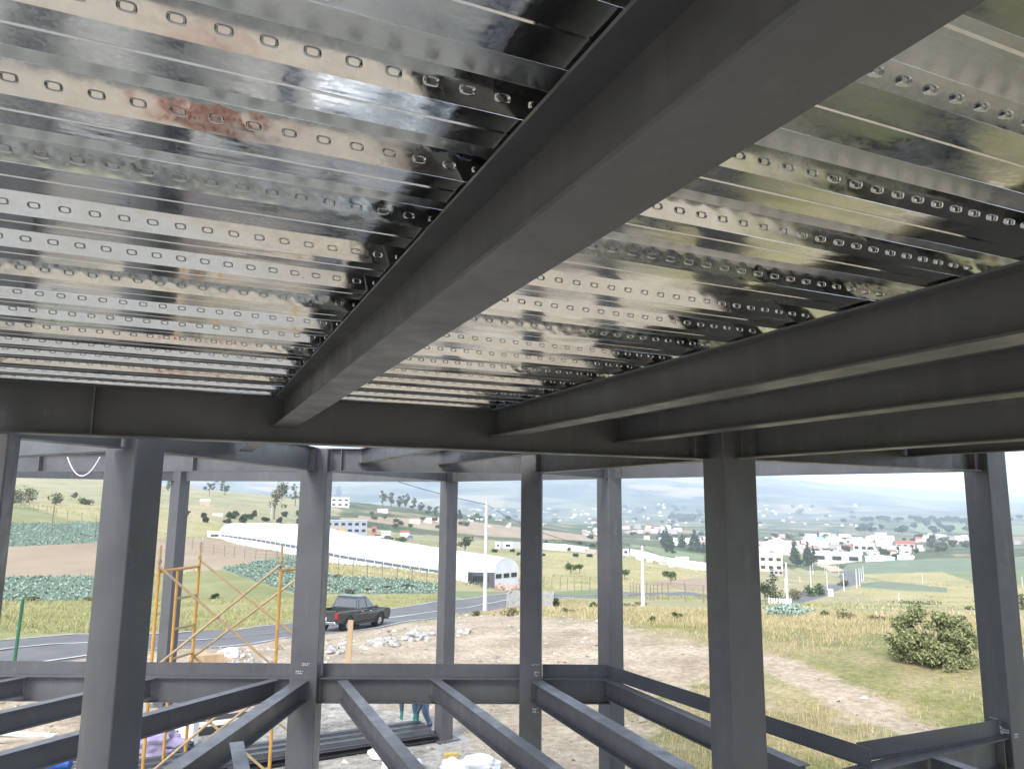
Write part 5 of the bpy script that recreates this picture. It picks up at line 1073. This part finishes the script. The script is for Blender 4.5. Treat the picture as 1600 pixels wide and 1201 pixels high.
WM = dict(white=M['white'], cream=mat('cream_render', (.6, .56, .48), .85, 0, (.52, .48, .41), .8), block=mat('bare_block_wall', (.42, .38, .35), .9, 0, (.36, .32, .29), .8), blue=mat('blue_grey_render', (.30, .33, .38), .8), orange=mat('orange_render', (.46, .27, .11), .8), red=mat('red_render', (.4, .13, .10), .8), dark=mat('dark_metal_wall', (.075, .075, .09), .6), pink=mat('salmon_render', (.55, .36, .3), .85))
def house(px, py, wpx, hpx, label, wall='white', roof='white', gable=False, dpt=None, win=0, group=None, rz=0., depth=None, name='house', cat='house', floors=1):
    b = P(px, py) if depth is None else PD(px, depth); s = b.y/F_PX; w_, h = wpx*s, hpx*s; d = dpt*s if dpt else w_*.7; rzz = rz-math.atan2(b.x, b.y)
    r = empty(name, b, rzz); tag(r, label, cat, group); hw = h*.66 if gable else h*.93
    part('wall', WM[wall], r, lambda q: q.box((0, d/2, hw/2-h*.15), (w_, d, hw+h*.3)))
    if gable: part('roof', RF[roof], r, lambda q: q.prism([(-.03*w_-w_/2, hw), (w_/2+.03*w_, hw), (0, h)], (0, -.04*d, 0), (0, d*1.04, 0), (1, 0, 0)) if gable == 1 else q.prism([(-.06*d-d/2, hw), (d/2+.06*d, hw), (0, h)], (-w_*.53, d/2, 0), (w_*.53, d/2, 0), (0, 1, 0)))
    else: part('roof', RF[roof], r, lambda q: q.box((0, d/2, hw+h*.035), (w_*1.04, d*1.04, h*.07)))
    for f in range(floors):
        for i in range(win):
            x = (-.5+(i+.5)/win)*w_; zc = hw*(f+.55)/floors; part('window', M['glass'], r, lambda q: q.box((x, -.01*d, zc), (w_*.55/win, .02*d+.08, hw*.38/floors)))
    return r
house(541, 834, 62, 21, 'long blue grey school building with orange window panels', 'blue', 'grey', False, 20, 6, floors=2, name='school_building', cat='building')
house(549, 818, 32, 14, 'upper block of the school with an orange roof', 'blue', 'orange', False, 16, 4, name='school_building', cat='building', depth=345)
for i, x in enumerate((522, 535, 550, 560, 570)):
    b = P(x, 834); mb = MB(); mb.box(b+Vector((0, -.6, 1.2)), (2.2, .3, 2.6)); tag(mb.build('orange_panel', WM['orange'], origin=b), f'orange wall panel under the school windows, {ordn[i] if i else "first"} from the chalk marked column', 'panel', 'orange panels on the school')
house(584, 835, 8, 13, 'small red kiosk at the right end of the school', 'red', 'red', False, 8, 1, name='kiosk', cat='kiosk')
house(531, 792, 28, 15, 'white modern two storey house with wide windows by the chalk marked column', 'white', 'white', False, 18, 3, floors=2)
for i, a in enumerate([(598, 800, 16, 5, 'low white house left of the ridge trees'), (648, 818, 16, 6, 'low white house below the ridge trees', 'white', 'white'), (668, 817, 13, 8, 'pale house with flat roof touching the thin distant column', 'cream', 'white'), (681, 814, 9, 6, 'tiny pale house right below the last ridge tree', 'cream', 'tan'), (603, 838, 14, 9, 'green roofed shed right of the school', 'cream', 'grey', 2), (632, 838, 14, 9, 'small house with a red roof right of the school', 'white', 'red', 2), (787, 857, 26, 10, 'white open fronted house right of the tall white pole', 'white', 'white', False, 14, 2), (745, 806, 10, 4, 'tiny white house far right of the thin distant column')]): house(*a, group='houses on the left slope')
house(320, 789, 14, 9, 'small pinkish farmhouse on the slope behind the scaffold', 'pink', 'white', 2); house(340, 806, 16, 5, 'pale low ruin beside the farmhouse', 'cream', 'tan'); house(335, 840, 20, 10, 'small white hut at the left end of the greenhouse', 'white', 'white', 2, 14, 1, name='hut', cat='hut'); house(236, 790, 12, 8, 'small house hidden behind the big left column', 'cream', 'red', 2)
house(753, 925, 42, 22, 'dark metal shed by the right end of the greenhouse', 'dark', 'white', False, 18, 1, depth=110, name='shed', cat='shed'); house(723, 923, 20, 19, 'white container left of the dark metal shed', 'white', 'white', False, 16, 0, depth=108, name='container', cat='container')
rr = random.Random(9); M['brickred'] = mat('broken_brick', (.36, .22, .17), .9, 0, (.46, .36, .3), 2)
for i in range(12): lump('brick_heap', 'heap of reddish rubble by the right end of the greenhouse', 'rubble', rr.uniform(776, 812), rr.uniform(920, 925), (.5, .4, .45), M['brickred'], i, 'reddish rubble heaps', rr.uniform(0, 3), 2, .2)
def vehicle(px, py, label, col, rz):
    b = P(px, py); r = empty('parked_car', b, rz); tag(r, label, 'car', 'vehicles by the school'); m_ = mat('car_paint', col, .35)
    part('body', m_, r, lambda q: q.loft([[(x, -.85, .35), (x, .85, .35), (x, .85, z), (x, -.85, z)] for x, z in ((-2.1, .75), (-1.9, .9), (1.2, .95), (2.1, .75))]), bevel=.06); part('cabin', M['glass'], r, lambda q: q.loft([[(-1.7, -.8, .9), (1.1, -.8, .9), (1.1, .8, .9), (-1.7, .8, .9)], [(-1.3, -.65, 1.5), (.4, -.65, 1.5), (.4, .65, 1.5), (-1.3, .65, 1.5)]]))
    for x in (-1.3, 1.3):
        for y in (-.8, .8): part('wheel', M['black'], r, lambda q: q.tube([(x, y-.1, .32), (x, y+.1, .32)], .32, 12))
vehicle(591, 841, 'white car parked left of the others by the school', (.75, .75, .75), .2); vehicle(607, 842, 'dark car parked between white ones by the school', (.06, .07, .07), .3); vehicle(640, 842, 'blue car parked by the red roofed house', (.1, .2, .4), 2.)
def garden_wall(label, pts, h):
    W3 = [P(*p) for p in pts]; r = MB()
    for a, b in zip(W3, W3[1:]):
        d = (b-a).normalized(); s = Vector((-d.y, d.x, 0)).normalized(); r.prism([(-.12, -.8), (.12, -.8), (.12, h), (-.12, h)], a, b, s)
    tag(r.build('boundary_wall', M['white'], origin=W3[0]), label, 'wall')
garden_wall('long white boundary wall across the far field', [(780, 857), (815, 857), (850, 858), (885, 860), (920, 864)], 2.6); garden_wall('white boundary wall below the two storey house', [(985, 867), (1010, 872), (1045, 882), (1100, 890), (1130, 893)], 3.)
house(923, 865, 16, 6, 'unfinished block house at the end of the long white wall', 'block', 'tan'); house(978, 868, 9, 11, 'small white house with one window beside the two faced column', 'white', 'white', False, 8, 1); house(1066, 885, 20, 14, 'white two storey house with dark windows left of the thick column', 'white', 'white', False, 14, 3, floors=2)
for i, (px, py, w_, h_, ro) in enumerate([(1000, 875, 12, 7, 'white'), (1015, 878, 10, 8, 'tan'), (1036, 883, 12, 7, 'white'), (1048, 885, 8, 8, 'red'), (1085, 890, 12, 8, 'grey'), (1096, 889, 10, 8, 'white')]): house(px, py, w_, h_, 'low pale house along the white wall left of the thick column', ('white', 'cream', 'block')[i % 3], ro, group='houses along the white wall')
house(1205, 893, 34, 26, 'pale multi storey block right of the thick column', 'cream', 'white', False, 20, 3, floors=2, name='building', cat='building'); house(1213, 899, 20, 9, 'bare block house in front of the pale block', 'block', 'tan', False, 10, 3)
TOWN = []
for i, a in enumerate([(1216, 866, 44, 24, 'cream', 'white', 1), (1262, 853, 18, 13, 'white', 'white', 1), (1283, 856, 22, 18, 'white', 'blue', 1), (1312, 852, 20, 12, 'white', 'white', 1), (1308, 880, 70, 16, 'cream', 'white', 0), (1364, 846, 20, 10, 'white', 'white', 1), (1382, 854, 22, 10, 'cream', 'white', 2), (1415, 857, 26, 12, 'pink', 'red', 2), (1395, 862, 30, 9, 'white', 'tan', 0), (1350, 862, 30, 12, 'cream', 'white', 0), (1375, 876, 40, 8, 'white', 'white', 1), (1415, 874, 22, 6, 'white', 'white', 0), (1336, 850, 16, 10, 'cream', 'white', 1)]):
    px, py, w_, h_, wa, ro, ga = a
    lab = ['huge white warehouse right of the thick column', 'white arched hall above the warehouses', 'hall with a pale blue roof in the town', 'white hall right of the blue roofed one', 'long white factory in front of the town', 'white hall near the top right of the town', 'cream hall with white roof in the upper town', 'building with a salmon wall and red roof', 'flat tan roofed block in the upper town', 'cream block in the middle of the town', 'long low white hall nearest the green crop field', 'small low white hall at the edge of the green crop', 'small cream hall behind the long factory'][i]
    house(px, py, w_, h_, lab, wa, ro, ga, w_*.5, 3 if i in (4, 7, 9) else 0, name='hall', cat='building', group='halls and warehouses of the town')
rr = random.Random(21)
def cluster(n, x0, x1, y0, y1, wr_, hr_, label, grp, seed, ridge=None):
    rr = random.Random(seed)
    for i in range(n):
        px = rr.uniform(x0, x1); t = (px-x0)/(x1-x0); py = rr.uniform(y0, y1)+(ridge or 0)*t
        house(px, py, rr.uniform(*wr_), rr.uniform(*hr_), label, rr.choice(['white', 'white', 'cream', 'cream', 'block', 'pink']), rr.choice(['white', 'tan', 'tan', 'red', 'grey']), rr.choice([False, False, 2]), None, 0, grp, rr.uniform(-.5, .5))
cluster(22, 978, 1062, 825, 834, (6, 12), (4, 7), 'pale house in the hilltop village left of the thick column', 'houses of the hilltop village', 1)
cluster(10, 896, 935, 828, 836, (5, 12), (3, 5), 'pale house on the ridge left of the two faced column', 'houses on the ridge', 2)
cluster(22, 1190, 1340, 846, 870, (6, 14), (5, 9), 'small pale house among the white halls of the town', 'houses among the halls', 3)
cluster(18, 1330, 1440, 846, 868, (6, 14), (4, 8), 'small pale house in the upper right of the town', 'houses in the upper town', 4)
cluster(16, 1440, 1512, 838, 850, (6, 12), (4, 7), 'small pale house on the slope left of the far right column', 'houses left of the far right column', 5)
cluster(8, 1580, 1620, 836, 868, (6, 12), (5, 8), 'small pale house right of the far right column', 'houses right of the far right column', 6)
cluster(34, 1190, 1440, 838, 872, (8, 20), (5, 9), 'white block packed between the larger halls of the town', 'white blocks in the dense town', 11)
cluster(12, 1005, 1100, 842, 856, (7, 16), (4, 7), 'pale house among the dark trees below the hilltop village', 'houses among the dark trees', 7)
cluster(56, 715, 935, 794, 824, (3, 6), (1.5, 3), 'tiny far house in the hazy valley above the tan field', 'houses in the hazy valley', 8)
cluster(64, 950, 1340, 788, 822, (3, 6), (1.5, 3), 'tiny far house on the hazy slope above the town', 'houses on the hazy slope', 9)
rt = random.Random(5)
def grove(n, x0, x1, y0, y1, hr_, wr_, kind, m, label, grp, seed):
    rt = random.Random(seed)
    for i in range(n):
        px = rt.uniform(x0, x1); py = rt.uniform(y0, y1); at_px(px, py, py-rt.uniform(*hr_), rt.uniform(*wr_), kind, m, label, seed*50+i, grp, n=260)
grove(16, 1035, 1100, 846, 866, (16, 26), (8, 14), 'conifer', 'dark', 'dark conifer in the grove below the hilltop village', 'conifers below the hilltop village', 1)
grove(12, 985, 1100, 838, 844, (6, 10), (8, 14), 'round', 'grey', 'round tree below the hilltop village', 'round trees below the village', 2)
grove(9, 1226, 1280, 874, 886, (18, 34), (9, 14), 'conifer', 'dark', 'dark conifer standing among the white warehouses', 'conifers among the warehouses', 3)
cluster(46, 1195, 1430, 838, 874, (4, 9), (3, 6), 'tiny pale house squeezed between the bigger blocks of the town', 'tiny houses of the dense town', 12)
grove(10, 1205, 1300, 838, 846, (6, 10), (8, 14), 'round', 'grey', 'round tree behind the white halls', 'trees behind the halls', 4)
grove(8, 1290, 1440, 862, 872, (8, 14), (8, 15), 'round', 'dark', 'dark round tree between the halls of the town', 'trees between the halls', 5)
grove(22, 1345, 1520, 824, 836, (8, 13), (9, 15), 'round', 'dark', 'dark tree of the wood below the pale hill field', 'trees below the pale hill field', 6)
grove(30, 1340, 1600, 812, 818, (6, 9), (9, 14), 'round', 'dark', 'dark tree on the ridge above the pale hill field', 'trees on the far ridge', 7)
grove(14, 1452, 1516, 852, 868, (16, 24), (10, 16), 'round', 'grey', 'grey green tree of the grove left of the far right column', 'trees left of the far right column', 8)
grove(16, 1050, 1100, 808, 816, (5, 8), (8, 13), 'round', 'dark', 'tree on the dark wooded hill left of the thick column', 'trees on the wooded hill', 9)
grove(16, 290, 470, 806, 818, (6, 12), (8, 16), 'shrub', 'dark', 'dark bush along the lane behind the greenhouse', 'bushes behind the greenhouse', 10)
grove(14, 560, 690, 806, 828, (5, 9), (7, 13), 'round', 'olive', 'small tree near the houses on the left slope', 'trees near the left slope houses', 11)
grove(18, 715, 935, 800, 824, (4, 7), (8, 14), 'round', 'grey', 'far tree in the hazy valley above the tan field', 'trees in the hazy valley', 12)
grove(8, 770, 930, 858, 872, (4, 7), (6, 12), 'round', 'dark', 'small dark bush along the long white wall', 'bushes along the white wall', 13)
grove(34, 950, 1340, 790, 824, (3, 6), (5, 11), 'round', 'dark', 'far tree on the hazy slope above the town', 'trees on the hazy slope', 14)
grove(24, 1195, 1440, 842, 874, (5, 10), (5, 10), 'round', 'dark', 'small dark tree between the pale houses of the town', 'small trees in the town', 15)
grove(14, 850, 1100, 842, 866, (4, 8), (5, 10), 'round', 'dark', 'small tree near the white walls in the middle', 'small trees near the white walls', 16)
# ================================================================== LIGHT, AIR, SKY
w = bpy.data.worlds.new('World'); S.world = w; w.use_nodes = True; nt = w.node_tree
sk = nt.nodes.new('ShaderNodeTexSky'); sk.sky_type = 'NISHITA'; sk.sun_disc = False
EL, AZ = rad(42), rad(206)                       # sun behind the viewer to the left, through thin cloud
sk.sun_elevation = EL; sk.sun_rotation = AZ; sk.altitude = 2700; sk.air_density = 1.0; sk.dust_density = 4.0; sk.ozone_density = 1.0
bg = nt.nodes['Background']; bg.inputs['Strength'].default_value = .15
hs = nt.nodes.new('ShaderNodeHueSaturation'); hs.inputs['Saturation'].default_value = .42   # thin white cloud over the blue
nt.links.new(sk.outputs['Color'], hs.inputs['Color']); nt.links.new(hs.outputs['Color'], bg.inputs['Color'])
sl = bpy.data.lights.new('sun', 'SUN'); sl.energy = 1.3; sl.angle = rad(20); sl.color = (1, .955, .88)
so = bpy.data.objects.new('sun', sl); COL.objects.link(so)
sd = Vector((math.sin(AZ)*math.cos(EL), math.cos(AZ)*math.cos(EL), math.sin(EL)))
so.rotation_euler = sd.to_track_quat('Z', 'Y').to_euler(); so.location = sd*50
hz = bpy.data.materials.new('thin_haze'); hz.use_nodes = True; nt = hz.node_tree; nt.nodes.remove(nt.nodes['Principled BSDF'])
pv = nt.nodes.new('ShaderNodeVolumePrincipled'); pv.inputs['Color'].default_value = (.74, .85, 1, 1); pv.inputs['Density'].default_value = HAZE; pv.inputs['Anisotropy'].default_value = .0
nt.links.new(pv.outputs['Volume'], nt.nodes['Material Output'].inputs['Volume'])
if HAZE:
    mb = MB(); zlo, zhi = -330, 620; mb.box((0, 0, (zlo+zhi)/2), (20000, 20000, zhi-zlo)); tag(mb.build('haze', hz), kind='stuff')
S.view_settings.view_transform = 'Standard'; S.view_settings.look = 'None'; S.view_settings.gamma = 1; S.view_settings.exposure = EXPO
cy = S.cycles; S.render.engine = 'CYCLES'
cy.max_bounces = 8; cy.diffuse_bounces = 4; cy.glossy_bounces = 4; cy.volume_bounces = 2; cy.sample_clamp_indirect = 8; cy.caustics_reflective = True; cy.blur_glossy = .5
